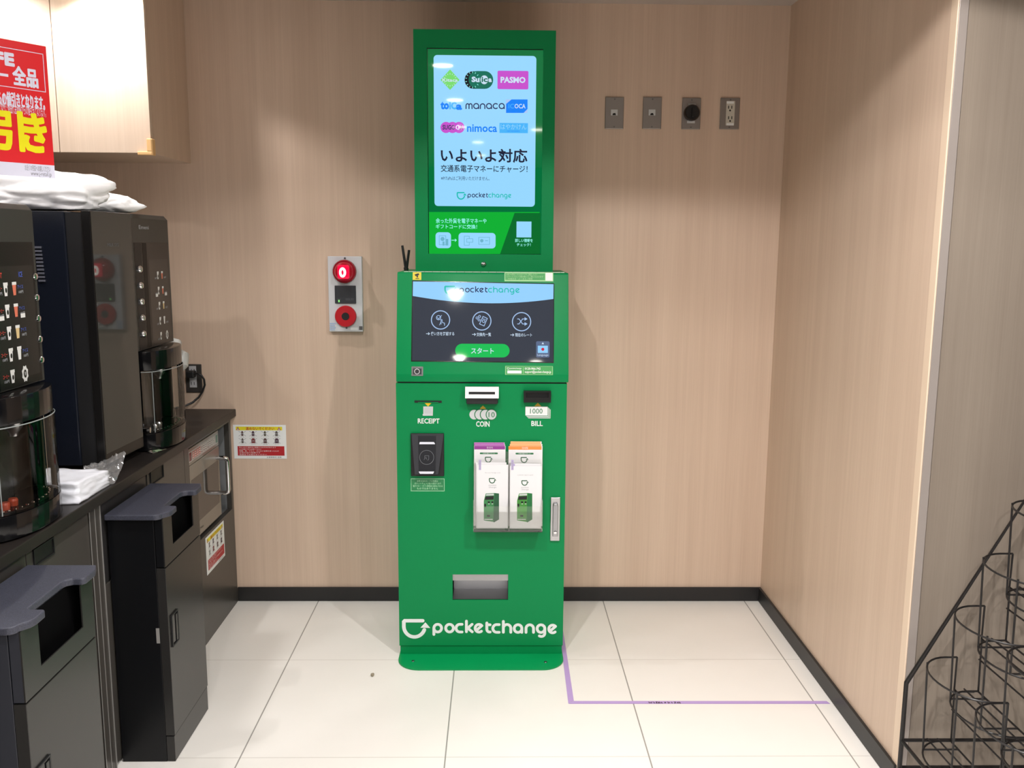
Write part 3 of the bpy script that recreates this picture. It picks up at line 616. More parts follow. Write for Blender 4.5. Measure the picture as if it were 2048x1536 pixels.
# ------------------------------------------------------------------ alarm unit on the back wall
yw = YB-.0005
a = at(655, 512.5, 'y', YB-.025); b = at(727, 663.5, 'y', YB-.025)
AL = thing('emergency_alarm', 'grey wall alarm unit with a glowing red lamp above a red push button', 'alarm', ((a.x+b.x)/2, YB, b.z))
link('back_plate', box(a.x, b.x-.002, YB-.026, yw, b.z, a.z, .002), mat('alarm_grey', (206, 208, 212), .45), AL)
yp = YB-.0265
p = at(689.5, 543, 'y', yp); R = .0465
M_ared = mat('alarm_red', (150, 20, 35), .2)
dm = link('lamp_ring', lathe(p, (0, -1, 0), [(0, R), (.012, R), (.018, R*.94), (.018, R*.84)], 36), M_ared, AL, smooth=True)
M_glow = mat('red_lens', (190, 10, 40), .15, emit=(225, 0, 60), es=1.0); 
link('lamp_dome', lathe(p, (0, -1, 0), [(.0165, R*.83), (.03, R*.78), (.042, R*.6), (.049, R*.3), (.051, 0)], 36), mat('red_lens_dark', (150, 10, 30), .12, emit=(120, 0, 25), es=.6), dm, smooth=True)
pg = at(687, 544, 'y', yp-.05)
link('lamp_element', box(pg.x-.024, pg.x+.022, yp-.0565, yp-.040, pg.z-.027, pg.z+.027, .0078, 4), M_glow, dm, 'bright red glow')
pb = at(685, 545, 'y', yp-.058); link('flash_tube', tube([(pb.x+.009*math.cos(t), yp-.0585, pb.z+.015*math.sin(t)) for t in [2*math.pi*i/20 for i in range(20)]], .0048, 8, closed=True), mat('flash_white', (255, 250, 240), .3, emit=(255, 250, 240), es=1.6), dm, 'white hot flash tube')
a2 = at(669.5, 571, 'y', yp); b2 = at(712.5, 607, 'y', yp)
sp = link('speaker', box(a2.x, b2.x, yp-.006, yp-.0005, b2.z, a2.z, .0015), mat('speaker_charcoal', (44, 46, 52), .5), AL)
c = Canvas((0, yp-.0064, 1.3), (1, 0, 0), (0, 0, 1))
for k in range(9): c.rect(679.5+2.7*k, 573.5, 680.6+2.7*k, 593.5, M_dark, 0)
tx = mat('faint_print', (90, 92, 96), .5)
c.text('通話', 674, 597, 682, 600.2, tx, 0); c.text('非常用 押す', 691, 596.5, 708, 601.5, tx, 0); c.rect(676.5, 600, 679.2, 604.3, mat('green_led', (120, 220, 110), .3, emit=(130, 235, 120), es=1), .5)
c.done('speaker_grille', sp)
p = at(691.7, 632.5, 'y', yp); R2 = .0425
pbn = link('push_button', lathe(p, (0, -1, 0), [(0, R2), (.008, R2), (.011, R2*.95), (.012, R2*.5), (.011, R2*.38), (.010, 0)], 36), mat('button_red', (188, 28, 40), .3), AL, smooth=True)
p.y -= .0115; link('button_center', lathe(p, (0, -1, 0), [(0, R2*.36), (.0015, R2*.34), (.0015, 0)], 24), M_dark, pbn)
c = Canvas((0, yp-.0004, 1.2), (1, 0, 0), (0, 0, 1)); lb = mat('faint_blue_print', (165, 185, 215), .5)
for k in range(4): c.rect(659.5, 646+4*k, 671.5-(k % 2)*2, 648.5+4*k, lb, 0)
c.done('rating_label', AL)
for x0_, y0_, x1_, y1_, m_ in ((718, 652.5, 725, 660, mat('label_grey', (92, 90, 92), .5)), (701, 655, 716, 660.5, M_white)):
    c = Canvas((0, yp-.0004, 1.2), (1, 0, 0), (0, 0, 1)); c.rect(x0_, y0_, x1_, y1_, m_, 0); c.done('rating_label', AL)
for q_ in ((689.5, 516.5), (693, 656)):
    p = at(*q_, 'y', yp); link('screw', lathe(p, (0, -1, 0), [(0, .004), (.001, .0035), (.001, 0)], 10), M_screw, AL)

# ------------------------------------------------------------------ wall plates
M_plate = mat('plate_steel', (150, 145, 142), .38, .75)
def wallplate(name, label, px, cat='wall socket'):
    x0, y0, x1, y1 = px; a = at(x0, y0, 'y', YB-.005); b = at(x1, y1, 'y', YB-.005)
    t = thing(name, label, cat, ((a.x+b.x)/2, YB, b.z), 'steel wall plates high on the back wall')
    link('face_plate', box(a.x, b.x, YB-.0065, yw, b.z, a.z, .002), M_plate, t)
    for zz in (a.z-.008, b.z+.008): link('screw', lathe(((a.x+b.x)/2, YB-.0066, zz), (0, -1, 0), [(0, .0032), (.0008, .003), (.0008, 0)], 10), M_screw, t)
    return t
for x, lab in ((1211, 'steel network socket plate, leftmost of the four on the back wall'), (1286.5, 'steel network socket plate between another one and the black plug')):
    t = wallplate('network_socket', lab, (x, 194, x+35.5, 258)); c = Canvas((0, YB-.0069, 2), (1, 0, 0), (0, 0, 1)); o = x-1211
    c.rect(1222+o, 219, 1235+o, 231, M_silver, 0); c.poly([(1224.5+o, 230.5), (1226+o, 226.5), (1230.5+o, 226), (1232+o, 230.5)], M_dark, 1); c.done('jack', t)
t = wallplate('twist_lock_socket', 'steel socket plate with a round black twist plug cover', (1365, 195.5, 1400, 259))
p = at(1384, 225.5, 'y', YB-.02); p.y = YB-.0067
bl = link('round_cover', lathe(p, (0, -1, 0), [(0, .0305), (.02, .0305), (.026, .026), (.027, 0)], 32), M_blk, t, smooth=True)
link('cover_grip', box(p.x-.004, p.x+.004, p.y-.034, p.y-.0272, p.z-.018, p.z+.018, .002), M_blk, bl)
c = Canvas((0, YB-.0069, 2), (1, 0, 0), (0, 0, 1)); c.rect(1376.5, 207, 1391.5, 211, M_silver, 0); c.done('rating_label', t)
c = Canvas((0, YB-.0069, 2), (1, 0, 0), (0, 0, 1)); c.rect(1374, 241.5, 1389.5, 246.5, M_silver, 0); c.done('rating_label', t)
t = wallplate('duplex_socket', 'steel plate with a white double socket, rightmost on the back wall', (1441.5, 195.5, 1477.5, 259))
c = Canvas((0, YB-.0069, 2), (1, 0, 0), (0, 0, 1)); iv = mat('socket_ivory', (205, 200, 188), .4); c.rect(1453, 202, 1468, 251, iv, 0)
for yy in (213, 234):
    c.rect(1456.2, yy-1.5, 1457.8, yy+4.5, M_dark, 1); c.rect(1462.8, yy-1.5, 1464.3, yy+4.5, M_dark, 1); c.ell(1460, yy+8, 1.7, 2, M_dark, 1)
c.rect(1453.5, 202.5, 1467.5, 207.5, M_white, 1); c.rect(1453, 246, 1467, 251, M_white, 1); c.done('socket_insert', t)

# ------------------------------------------------------------------ microwave warning notices
r_red = mat('notice_red', (182, 35, 42), .5); r_yel = mat('notice_yellow', (232, 220, 40), .5); r_food = [mat('food_brown', (92, 62, 60), .5), mat('food_plum', (80, 50, 66), .5), mat('food_olive', (78, 70, 48), .5), mat('food_grey', (96, 88, 82), .5), mat('food_red', (130, 45, 48), .5)]
def notice(c, T, S):
    """T maps notice units (0..100 across, 0..66 down) to face coordinates; S is units per metre"""
    R = lambda a, b, d, e, m, L: c.uvrect(*T(a, b), *T(d, e), m, L)
    X = lambda t, a, b, d, e, m, L, bo=0: c.uvtext(t, *T(a, e), *T(d, b), m, L, bo)
    ST = lambda p, wd, m, L: c.uvstroke([T(*q) for q in p], wd/S, m, L, False, False)
    R(0, 0, 100, 66, M_white, 0); R(5, 3.5, 93, 10.5, r_yel, 1); X('温めないでください', 24, 4.2, 78, 10, r_red, 2, .02)
    for x in (9, 87):
        c.face([T(x-3.5, 10.2), T(x+3.5, 10.2), T(x, 3.8)], r_red, 2); c.face([T(x-2, 9.4), T(x+2, 9.4), T(x, 5.5)], M_white, 3); R(x-.4, 6.5, x+.4, 8.8, M_dark, 4)
    words = [('びん', '缶', 'パック', '紙箱'), ('ケチャップ', 'カップ', '弁当', 'ポット')]
    for j, y in enumerate((17, 31)):
        for k, x in enumerate((17, 37.5, 60, 82)):
            ww = (2.0, 2.6, 2.0, 2.6)[k]+(1.4*j if k else 0)
            c.face([T(x-ww, y+4.5), T(x+ww, y+4.5), T(x+ww*.9, y-3), T(x+ww*.4, y-5), T(x-ww*.4, y-5), T(x-ww*.9, y-3)], r_food[(k+3*j) % 5], 2)
            ST([(x-7, y-5), (x+7, y+5)], .7, MATS['leaflet_grey'], 3); ST([(x+7, y-5), (x-7, y+5)], .7, MATS['leaflet_grey'], 3)
            X(words[j][k], x-4, y+5.6, x+4, y+8, MATS['leaflet_grey'], 2)
    R(7, 41.5, 96, 60, r_red, 1)
    for k, (t, e) in enumerate((('中に入れて温めると破裂するおそれがあります', 80), ('ふたを開けてからお使いください', 52), ('容器、袋、アルミ、びんなど金属を使ったもの', 85), ('火花が出て危険です', 50), ('店員までお知らせください', 62))): X(t, 10, 42.5+3.5*k, e, 45.2+3.5*k, M_white, 2)
    X('お客様各位 店長', 62, 61.6, 90, 64.6, M_dark, 1)
def on(O, U, V, w_): # unit mapping for a notice whose top left corner is O
    return Canvas(O, U, V), (lambda a, b: (a*w_/100, -b*w_/100)), 100/w_
a = at(466, 849.5, 'y', YB); b = at(571.5, 850, 'y', YB); d = at(573, 920, 'y', YB); W_ = b.x-a.x
c, T, S = on(Vector((a.x, YB-.0016, a.z)), (1, 0, 0), (0, 0, 1), W_); notice(c, T, S)
o = c.done('warning_notice', extra=(box(a.x, b.x, YB-.0015, yw, a.z-.66*W_, a.z), [M_white]), loc=(a.x, YB, a.z-.66*W_)); tag(o, 'white yellow and red warning notice stuck on the wood back wall', 'notice', 'microwave warning notices')

# ------------------------------------------------------------------ wall cabinet with corner guard
UX1, UY, UZ = -1.195, 3.17, 1.792
UC = thing('wall_cabinet', 'pale wood wall cabinet above the drinks machines with plain doors', 'cabinet', (-1.5, 3.37, UZ))
link('carcass', box(-1.99, UX1, UY+.021, YB-.001, UZ, ZC-.002), M_wood, UC)
sx = -1.5085
link('door', box(sx+.0015, UX1, UY, UY+.02, UZ, ZC-.004, .001), M_door, UC); link('door', box(-1.812, sx-.0015, UY, UY+.02, UZ, ZC-.004, .001), M_door, UC); link('door', box(-1.99, -1.815, UY, UY+.02, UZ, ZC-.004, .001), M_door, UC)
M_guard = mat('corner_foam', (232, 188, 130), .55)
g = bmesh.new()
box(UX1-.045, UX1+.006, UY-.010, UY-.0005, UZ-.008, UZ+.005, .003, 2, g); box(UX1-.012, UX1+.006, UY-.010, UY-.0005, UZ+.004, UZ+.048, .003, 2, g); box(UX1+.0005, UX1+.008, UY-.008, UY+.02, UZ-.008, UZ+.048, .003, 2, g)
tag(link('corner_guard', g, M_guard, loc=(UX1, UY, UZ)), 'tan foam corner guard on the bottom corner of the wall cabinet door', 'corner guard')

# ------------------------------------------------------------------ red hanging poster
p1 = at(95, 93, 'y', 2.3); p2 = at(107, 357, 'y', 2.3); PX = (p1.x+p2.x)/2
U = Vector((.595, .804, 0)); PO = Vector((PX, 2.3, p1.z)); h = p1.z-p2.z
PT = thing('hanging_poster', 'red and white sale poster hanging beside the wall cabinet', 'poster', (PX, 2.3, p2.z))
pr = mat('poster_red', (222, 30, 38), .35); pw = mat('poster_white', (222, 222, 240), .35); pyl = mat('poster_yellow', (242, 232, 20), .35)
c = Canvas(PO, U, (0, 0, 1), .0003)
wP = .52
c.uvrect(-wP, -h, 0, -h*.90, pw, 0); c.uvrect(-wP, -h*.90, 0, 0, pr, 0)
A_, B_ = c.P(86, 108), c.P(87, 183); fw = .0016
for r_ in ((-wP+.03, A_[1]-fw, A_[0], A_[1]), (-wP+.03, B_[1]-fw, A_[0], B_[1]), (A_[0]-fw, B_[1], A_[0], A_[1])): c.uvrect(*r_, pw, 1)
c.text('F', -11, 104, 6.5, 128, pw, 1, .02, .055); c.text('E', 9.5, 107, 27.5, 131, pw, 1, .02, .055)
c.uvrect(*c.P(-10, 144.5), *c.P(16.5, 154), pw, 1); c.text('全品', 26, 138, 74.5, 170.5, pw, 1, .012, .025)
c.text('らの値引きとなります。', -4, 193, 88.5, 210, pw, 1, .01, .02); c.text('ただし他の割引との併用はできません', -25, 206, 25, 211.5, pw, 1); c.text('会計時の値引となり、商品代金価格からの値引きとなります。', -30, 213.5, 90.5, 221, pw, 1)
c.text('引', -15, 223, 45, 299, pyl, 1, .015, .026); c.text('き', 46, 229, 91.5, 304, pyl, 1, .015, .028)
pg_ = mat('poster_grey', (120, 120, 130), .4); c.text('www.j-retail.jp', 62, 345, 102.5, 353.5, pg_, 1); c.text('お近くの売店へお越しください', 50, 333, 100, 341, pg_, 1)
d = c.N*-.0012
t = prism([PO+c.N*-.0001+U*-wP+Vector((0, 0, -h)), PO+c.N*-.0001+Vector((0, 0, -h)), PO+c.N*-.0001, PO+c.N*-.0001+U*-wP], d)
c.done('poster_sheet', PT, extra=(t, [pw]))
q0 = PO+U*-.40+d
link('hanging_strip', prism([q0+Vector((0, 0, -.03))-c.N*.0005, q0+U*.012+Vector((0, 0, -.03))-c.N*.0005, q0+U*.012+Vector((0, 0, ZC-.001-q0.z))-c.N*.0005, q0+Vector((0, 0, ZC-.001-q0.z))-c.N*.0005], -c.N*.0006), clear('clear_strip', .97), PT)

# ------------------------------------------------------------------ worktop and base cabinets on the left
XC, ZW = -1.061, .82
M_top = speckle(mat('dark_worktop', (36, 32, 30), .42, spec=.35), 500, .15)
M_lam = mat('grey_laminate', (68, 65, 61), .30, spec=.35)
M_lamd = mat('dark_laminate', (46, 45, 45), .32, spec=.35)
M_edgel = mat('aluminium_edge', (190, 188, 185), .35, .6)
WT = tag(link('worktop', box(-1.998, XC, 1.1, YB-.001, .79, ZW, .003), M_top, loc=(-1.5, 2.3, .79)), 'long dark brown worktop carrying the drinks machines', 'worktop')
XB = -1.083
def cabinet(label, y0, y1, loc, group='grey base cabinets under the worktop'):
    return thing('base_cabinet', label, 'cabinet', loc, group)
B1 = cabinet('near grey base cabinet behind the front waste bin, with recessed pull', 1.1, 2.32, (-1.4, 1.7, 0))
link('carcass', box(-1.98, XB-.02, 1.1, 2.29, .001, .789), M_lamd, B1)
def pull(par, y0, y1, z0, z1):
    x = XB
    o = link('pull', gridplate([y0, y0+.004, y1-.004, y1], [z0, z0+.003, z1-.003, z1], lambda i, j: (i, j) == (1, 1), lambda u, v: (x+.004, u, v), (-.0035, 0, 0)), M_dark, par)
    link('pull_recess', box(x+.0006, x+.001, y0+.004, y1-.004, z0+.003, z1-.003), mat('recess_black', (10, 10, 11), .5), o)
d1 = link('drawer_front', box(XB-.0195, XB, 1.977, 2.288, .55, .786, .001), M_lam, B1); pull(d1, 2.004, 2.10, .735, .777)
d2 = link('drawer_front', box(XB-.0195, XB, 1.66, 1.974, .55, .786, .001), M_lam, B1)
link('door', box(XB-.0195, XB, 1.66, 2.288, .01, .547, .001), M_lam, B1); link('door', box(XB-.0195, XB, 1.11, 1.657, .01, .786, .001), M_lam, B1)
ep = link('end_panel', box(-1.98, XB+.002, 2.291, 2.319, .001, .789), M_lam, B1); link('edge_band', box(XB+.0022, XB+.0032, 2.2895, 2.2925, .001, .789), M_edgel, ep)
B2 = cabinet('middle grey base cabinet behind the rear waste bin, with recessed pull', 2.32, 3.018, (-1.4, 2.68, 0))
ep = link('end_panel', box(-1.98, XB+.002, 2.3195, 2.352, .001, .789), M_lam, B2); link('edge_band', box(XB+.0022, XB+.0032, 2.321, 2.3235, .001, .789), M_edgel, ep); link('edge_band', box(XB+.0022, XB+.0042, 2.3505, 2.3538, .001, .789), M_edgel, ep)
link('carcass', box(-1.98, XB-.02, 2.3525, 3.0185, .001, .789), M_lamd, B2)
d1 = link('drawer_front', box(XB-.0195, XB, 2.692, 3.017, .40, .786, .001), M_lam, B2); pull(d1, 2.712, 2.82, .735, .779)
link('drawer_front', box(XB-.0195, XB-.003, 2.355, 2.689, .55, .775, .001), M_lamd, B2); link('door', box(XB-.0195, XB, 2.355, 2.689, .01, .547, .001), M_lam, B2); link('door', box(XB-.0195, XB, 2.692, 3.017, .01, .397, .001), M_lam, B2)
# microwave cabinet with an open niche
B3 = cabinet('far grey base cabinet beside the wood wall, holding the microwave', 3.02, 3.565, (-1.4, 3.29, 0))
NY0, NY1, NZ0, NZ1 = 3.064, 3.535, .41, .772
M_niche = mat('niche_grey', (120, 122, 124), .4)
link('front_frame', gridplate([3.0195, NY0, NY1, 3.5585], [.001, NZ0, NZ1, .789], lambda i, j: (i, j) == (1, 1), lambda u, v: (XB, u, v), (-.02, 0, 0)), M_lam, B3)
n = bmesh.new()
box(-1.5, XB-.0205, NY0-.018, NY0, NZ0, NZ1, 0, 2, n); box(-1.5, XB-.0205, NY1, NY1+.018, NZ0, NZ1, 0, 2, n); box(-1.5, XB-.0205, NY0, NY1, NZ0-.018, NZ0, 0, 2, n); box(-1.5, XB-.0205, NY0, NY1, NZ1, NZ1+.012, 0, 2, n); box(-1.515, -1.5, NY0-.018, NY1+.018, NZ0-.018, NZ1+.012, 0, 2, n)
link('niche_lining', n, M_niche, B3)
# sticker on the cabinet below the microwave
p = at(411, 1077, 'x', XB+.001); p_r = at(447, 1042.5, 'x', XB+.001); W2 = p_r.y-p.y
c, T, S = on(Vector((XB+.0012, p.y, p.z)), (0, 1, 0), (0, 0, 1), W2); notice(c, T, S)
o = c.done('warning_notice', extra=(box(XB+.0002, XB+.0011, p.y, p.y+W2, p.z-.66*W2, p.z), [M_white]), loc=(XB, p.y, p.z-.66*W2)); tag(o, 'white yellow and red warning notice stuck on the cabinet below the microwave', 'notice', 'microwave warning notices')
# microwave
MX = -1.089; MY0, MY1, MZ0, MZ1 = 3.072, 3.417, .424, .764
MW = thing('microwave_oven', 'grey microwave oven with a chrome loop handle, set into the base cabinet', 'microwave', (-1.28, 3.25, NZ0))
link('body', box(-1.48, MX-.025, MY0, MY1, MZ0, MZ1, .003), M_lamd, MW)
for yy in (MY0+.03, MY1-.03): 
    for xx in (-1.44, MX-.06): link('foot', lathe((xx, yy, NZ0+.0005), (0, 0, 1), [(0, .012), (.013, .011)], 12), M_dark, MW)
M_mwdoor = mat('microwave_door_grey', (128, 120, 110), .16); M_mwwin = mat('microwave_window', (70, 64, 60), .07)
dd = link('door', box(MX-.0245, MX, MY0, MY1, MZ0, MZ1-.062, .002), M_mwdoor, MW)
c = Canvas((MX+.0004, MY0, MZ0), (0, 1, 0), (0, 0, 1)); c.uvrect(.02, .055, .325, .225, M_mwwin, 0, .004); c.uvtext('COMMERCIAL', .085, .021, .13, .028, M_dark, 0); c.uvrect(.02, .015, .07, .04, mat('pale_label', (150, 142, 132), .4), 0); c.done('door_window', dd)
hx = MX+.045; hy = MY1-.045
pts_h = [(MX+.0005, hy, MZ0+.10), (hx-.012, hy, MZ0+.10), (hx-.003, hy, MZ0+.104), (hx, hy, MZ0+.114), (hx, hy, MZ0+.226), (hx-.003, hy, MZ0+.236), (hx-.012, hy, MZ0+.24), (MX+.0005, hy, MZ0+.24)]
link('handle', tube(pts_h, .0085, 12), M_chrome, dd, 'chrome loop handle', smooth=True)
cp = link('control_panel', box(MX-.0245, MX, MY0, MY1, MZ1-.06, MZ1, .002), M_mwdoor, MW)
c = Canvas((MX+.0004, MY0, MZ1-.06), (0, 1, 0), (0, 0, 1)); c.uvrect(.004, .012, .338, .050, mat('panel_strip', (168, 164, 160), .3), 0)
for k in range(11):
    c.uvrect(.045+.023*k, .018, .062+.023*k, .044, mat('panel_red', (190, 88, 72), .35) if k < 4 else mat('panel_white', (205, 200, 196), .35), 1)
    for j in range(3): c.uvrect(.048+.023*k, .021+.008*j, .059+.023*k, .024+.008*j, M_mwwin if k > 3 else M_white, 2)
c.uvrect(.012, .016, .035, .046, mat('display_maroon', (96, 20, 24), .2), 1); c.uvrect(.31, .016, .333, .046, mat('panel_green', (70, 110, 90), .3), 1); c.done('control_strip', cp)

# ------------------------------------------------------------------ waste bins in front of the base cabinets
M_bin = mat('bin_black', (13, 14, 17), .34, spec=.3); M_bfront = mat('bin_front_grey', (41, 40, 39), .27, spec=.35); M_tray = speckle(mat('tray_slate', (58, 60, 72), .5), 420, .25, .15)
def waste_bin(label, y0, y1, side, trayz):
    XF = -.925
    W = thing('waste_bin', label, 'waste bin', (-1.0, (y0+y1)/2, 0), 'waste bins under the worktop')
    zt = trayz-.0165
    link('body', box(XB+.0045, XF-.026, y0, y1, .001, zt, .001), side, W)
    hy0, hy1, hz0, hz1 = y0+.066, y1-.055, .635, zt-.004
    up = link('hatch_panel', gridplate([y0, hy0, hy1, y1], [.590, hz0, zt], lambda i, j: (i, j) == (1, 1), lambda u, v: (XF, u, v), (-.003, 0, 0)), M_bfront, W)
    link('hatch_opening', box(XF-.0255, XF-.0235, y0+.002, y1-.002, .592, zt-.001), mat('opening_black', (4, 4, 5), .9, spec=.05), up)
    for ya, yb in ((y0, y0+.004), (y1-.004, y1)): link('hatch_side', box(XF-.0235, XF-.0032, ya, yb, .590, zt), side, up)
    dr = link('door', box(XF-.0255, XF, y0, y1, .082, .586, .001), M_bfront, W)
    link('plinth', box(XF-.0255, XF-.002, y0+.001, y1, .001, .079, .001), M_bfront, W)
    py0, py1, pz0, pz1 = y0+.016, y0+.068, .345, .44
    h_ = link('pull_frame', gridplate([py0, py0+.005, py1-.005, py1], [pz0, pz0+.004, pz1-.004, pz1], lambda i, j: (i, j) == (1, 1), lambda u, v: (XF+.004, u, v), (-.0035, 0, 0)), M_dark, dr)
    link('pull_cup', box(XF+.0006, XF+.001, py0+.005, py1-.005, pz0+.004, pz1-.004), M_blk, h_); link('pull_lip', box(XF+.0012, XF+.0032, py0+.034, py1-.006, pz0+.006, pz1-.01, .0005), M_bfront, h_)
    link('latch', box(XF-.036, XF-.0265, y0-.0012, y0-.0002, .365, .41), M_edgel, W)
    # tray top with a notch over the hatch
    a0, a1 = y0-.018, y1+.018; n0, n1 = y0+.074, y1-.068; xf = XF+.016; xb = XB+.0045; xn = XF-.024
    P = [(xb, a0), (xf-.035, a0)]+[(xf-.035+.018*math.sin(t), a0+.018-.018*math.cos(t)) for t in [math.pi/8*i for i in range(1, 5)]]+[(xf-.004, a0+.035), (xf, a0+.05), (xf-.001, n0-.006), (xf-.006, n0), (xn+.006, n0), (xn, n0+.006), (xn, n1-.022), (xn+.004, n1-.008), (xn+.014, n1), (xf-.006, n1), (xf, n1+.008), (xf-.001, a1-.03), (xf-.012, a1), (xb, a1)]
    link('tray_top', prism([(x, y, trayz-.016) for x, y in P], (0, 0, .016), .003), M_tray, W)
    return W
waste_bin('near black waste bin with slate tray top, cut by the left edge', 1.645, 1.952, mat('bin_side_grey', (44, 46, 54), .35), .754)
waste_bin('rear black waste bin with slate tray top, next to the microwave', 2.388, 2.683, M_bin, .747)

# ------------------------------------------------------------------ drinks machines
M_mgrey = mat('machine_grey', (50, 50, 47), .35, spec=.25); M_mblk = mat('machine_black', (13, 13, 15), .14, spec=.4); M_mbez = mat('machine_bezel', (24, 23, 23), .2, spec=.25); M_menu = mat('menu_film', (36, 34, 33), .14, spec=.3)
M_cupw = mat('cup_white', (215, 215, 212), .4); M_cupo = mat('cup_orange', (205, 110, 85), .4); M_cupy = mat('cup_beige', (205, 180, 130), .4); M_hot = mat('hot_red', (175, 55, 45), .4); M_ice = mat('ice_blue', (60, 80, 160), .4)
guard = clear('guard_acrylic', .96, .04, .55)
def drinks_machine(label, dy, brand, near):
    XM = -1.13; y0, y1 = 2.79+dy, 3.108+dy; yc = (y0+y1)/2; hw = .142; bl = .068
    D = thing('drinks_machine', label, 'drinks machine', (-1.35, yc, ZW), 'drinks machines on the worktop')
    link('cabinet', box(-1.62, XM-.05, y0, y1, ZW+.06, 1.562, .003), M_mblk, D)
    top = link('fascia', prism([(XM-.0495, y0, 1.147), (XM, y0, 1.147), (XM, y0, 1.562), (XM-.012, y0, 1.576), (XM-.0495, y0, 1.576)], (0, y1-y0, 0), .0015), M_mgrey, D)
    c = Canvas((XM+.0006, y0, 1.0), (0, 1, 0), (0, 0, 1))
    W = y1-y0
    c.uvrect(.018, .15, W-.012, .487, M_mbez, 0); c.uvtext(brand, *((.075, .533, .163, .548) if near else (.066, .529, .146, .541)), MATS['leaflet_grey'], 1, .01)
    mr = W-.022; ml = .128 if not near else .0; c.uvrect(ml, .168, mr, .432, M_menu, 1)
    c.uvrect(.022, .15, .078, .486, mat('button_strip', (16, 17, 20), .3, spec=.15), 1); c.uvrect(.084, .15, .118, .486, mat('dark_strip', (6, 6, 7), .3, spec=.1), 1)
    if near: c.uvtext('ICE', mr-.065, .405, mr-.048, .418, M_ice, 2, .03); c.uvtext('HOT', mr-.158, .405, mr-.136, .418, M_hot, 2, .03)
    cols = (mr-.125, mr-.088) if near else (mr-.095, mr-.058)
    for k in range(5):
        z = .378-.0505*k; s = 1.0 if near else .8
        for j, u in enumerate(cols):
            if k == 4 and j == 1:
                c.face([(u+.018+(.012+.003*(i % 2))*s*math.cos(i*math.pi/8), z+(.017+.004*(i % 2))*s*math.sin(i*math.pi/8)) for i in range(16)], M_cupw, 2); c.face([(u+.018+.007*s*math.cos(i*math.pi/6), z+.010*s*math.sin(i*math.pi/6)) for i in range(12)], M_menu, 3); c.uvtext('W', u+.014, z-.005, u+.022, z+.005, M_cupw, 4); continue
            h_ = .014*s; a, b = .0085*s, .0055*s
            body = M_cupo if (j == 1 and k < 2) else M_cupy if (j == 1 and k == 2) else M_cupw
            c.face([(u-a, z+h_), (u-b, z-h_), (u+b, z-h_), (u+a, z+h_)], body, 2); c.uvrect(u-a*1.1, z+h_-.004, u+a*1.1, z+h_+.003, M_cupw, 3)
            if j == 0: c.face([(u+.001+.004*s*math.cos(i*math.pi/5), z-.001+.006*s*math.sin(i*math.pi/5)) for i in range(10)], M_menu, 3)
            tm = (M_hot, M_ice)[j] if near else MATS['leaflet_grey']
            tu = u+(.014 if j else -.040)*s
            if near: c.uvtext(('コーヒー', 'アイス')[j], tu, z+.000, tu+.025, z+.009, tm, 2, .02)
            c.uvtext(('150円', '180円')[j], tu+.004, z-.011, tu+.024, z-.004, MATS['leaflet_grey'], 2)
            if k == 1: c.uvrect(tu+.004, z-.018, tu+.024, z-.008, M_cupw, 3)
    c.done('menu_panel', top)
    for k in range(5):
        z = 1.404-.0513*k; link('select_button', lathe((XM+.001, y0+.05, z), (1, 0, 0), [(0, .0115), (.005, .011), (.009, .007), (.0105, 0)], 20), M_chrome, D, smooth=True)
        if near: link('select_button', lathe((XM+.001, y1-.011, z), (1, 0, 0), [(0, .0085), (.003, .0075), (.004, 0)], 16), M_chrome, D, smooth=True)
    el = lambda z, b_, h_, n=20, x=XM: [(x+b_*math.cos(t), yc+h_*math.sin(t), z) for t in [-math.pi/2+math.pi*i/n for i in range(n+1)]]
    link('nozzle_housing', prism([(XM-.049, yc-hw, 1.083)]+el(1.083, bl-.004, hw)+[(XM-.049, yc+hw, 1.083)], (0, 0, .0625), .003), M_mblk, D, smooth=True)
    link('nozzle', lathe((XM+.01, yc-.02, 1.0825), (0, 0, -1), [(0, .022), (.02, .02), (.032, .01), (.04, .009)], 20), M_steel, D, smooth=True)
    link('back_panel', box(XM-.0495, XM-.04, y0+.002, y1-.002, ZW+.06, 1.0825), mat('recess_grey', (52, 50, 48), .18), D)
    for s in (-1, 1): link('column', box(XM-.0395, XM-.004, yc+s*(hw-.008)-.006, yc+s*(hw-.008)+.006, ZW+.062, 1.0825, .002), M_mblk, D)
    # clear curved guard
    t = bmesh.new(); A = [t.verts.new(p) for p in el(.8815, bl, hw)]; 
    B = [t.verts.new((p[0], p[1], 1.078)) for p in el(0, bl, hw)]
    for i in range(20): t.faces.new((A[i], A[i+1], B[i+1], B[i]))
    g_ = link('clear_guard', t, guard, D, smooth=True)
    
    ge = mat('acrylic_edge_highlight', (140, 146, 146), .2)  # pale colour and upright tubes stand in for highlights along the guard's edges
    link('guard_rail', tube([(p[0], p[1], 1.0795) for p in el(0, bl, hw)], .0014, 6), ge, g_)
    for i in (3, 18): q_ = el(0, bl-.004, hw)[i]; link('guard_edge_highlight', tube([(q_[0], q_[1], .8825), (q_[0], q_[1], 1.077)], .0016, 6), ge, g_)
    link('guard_flange', box(XM-.003, XM+.022, yc+hw+.001, yc+hw+.004, .885, 1.09), guard, g_)
    link('base', prism([(XM-.0495, yc-hw-.004, ZW+.004)]+el(ZW+.004, bl, hw+.004)+[(XM-.0495, yc+hw+.004, ZW+.004)], (0, 0, .056), .003), M_mblk, D, smooth=True)
    for (xx, yy) in ((XM-.03, yc-.1), (XM-.03, yc+.1), (-1.5, yc-.1), (-1.5, yc+.1)): link('foot', lathe((xx, yy, ZW+.0005), (0, 0, 1), [(0, .014), (.0035 if xx > -1.2 else .0585, .013)], 12), M_dark, D)
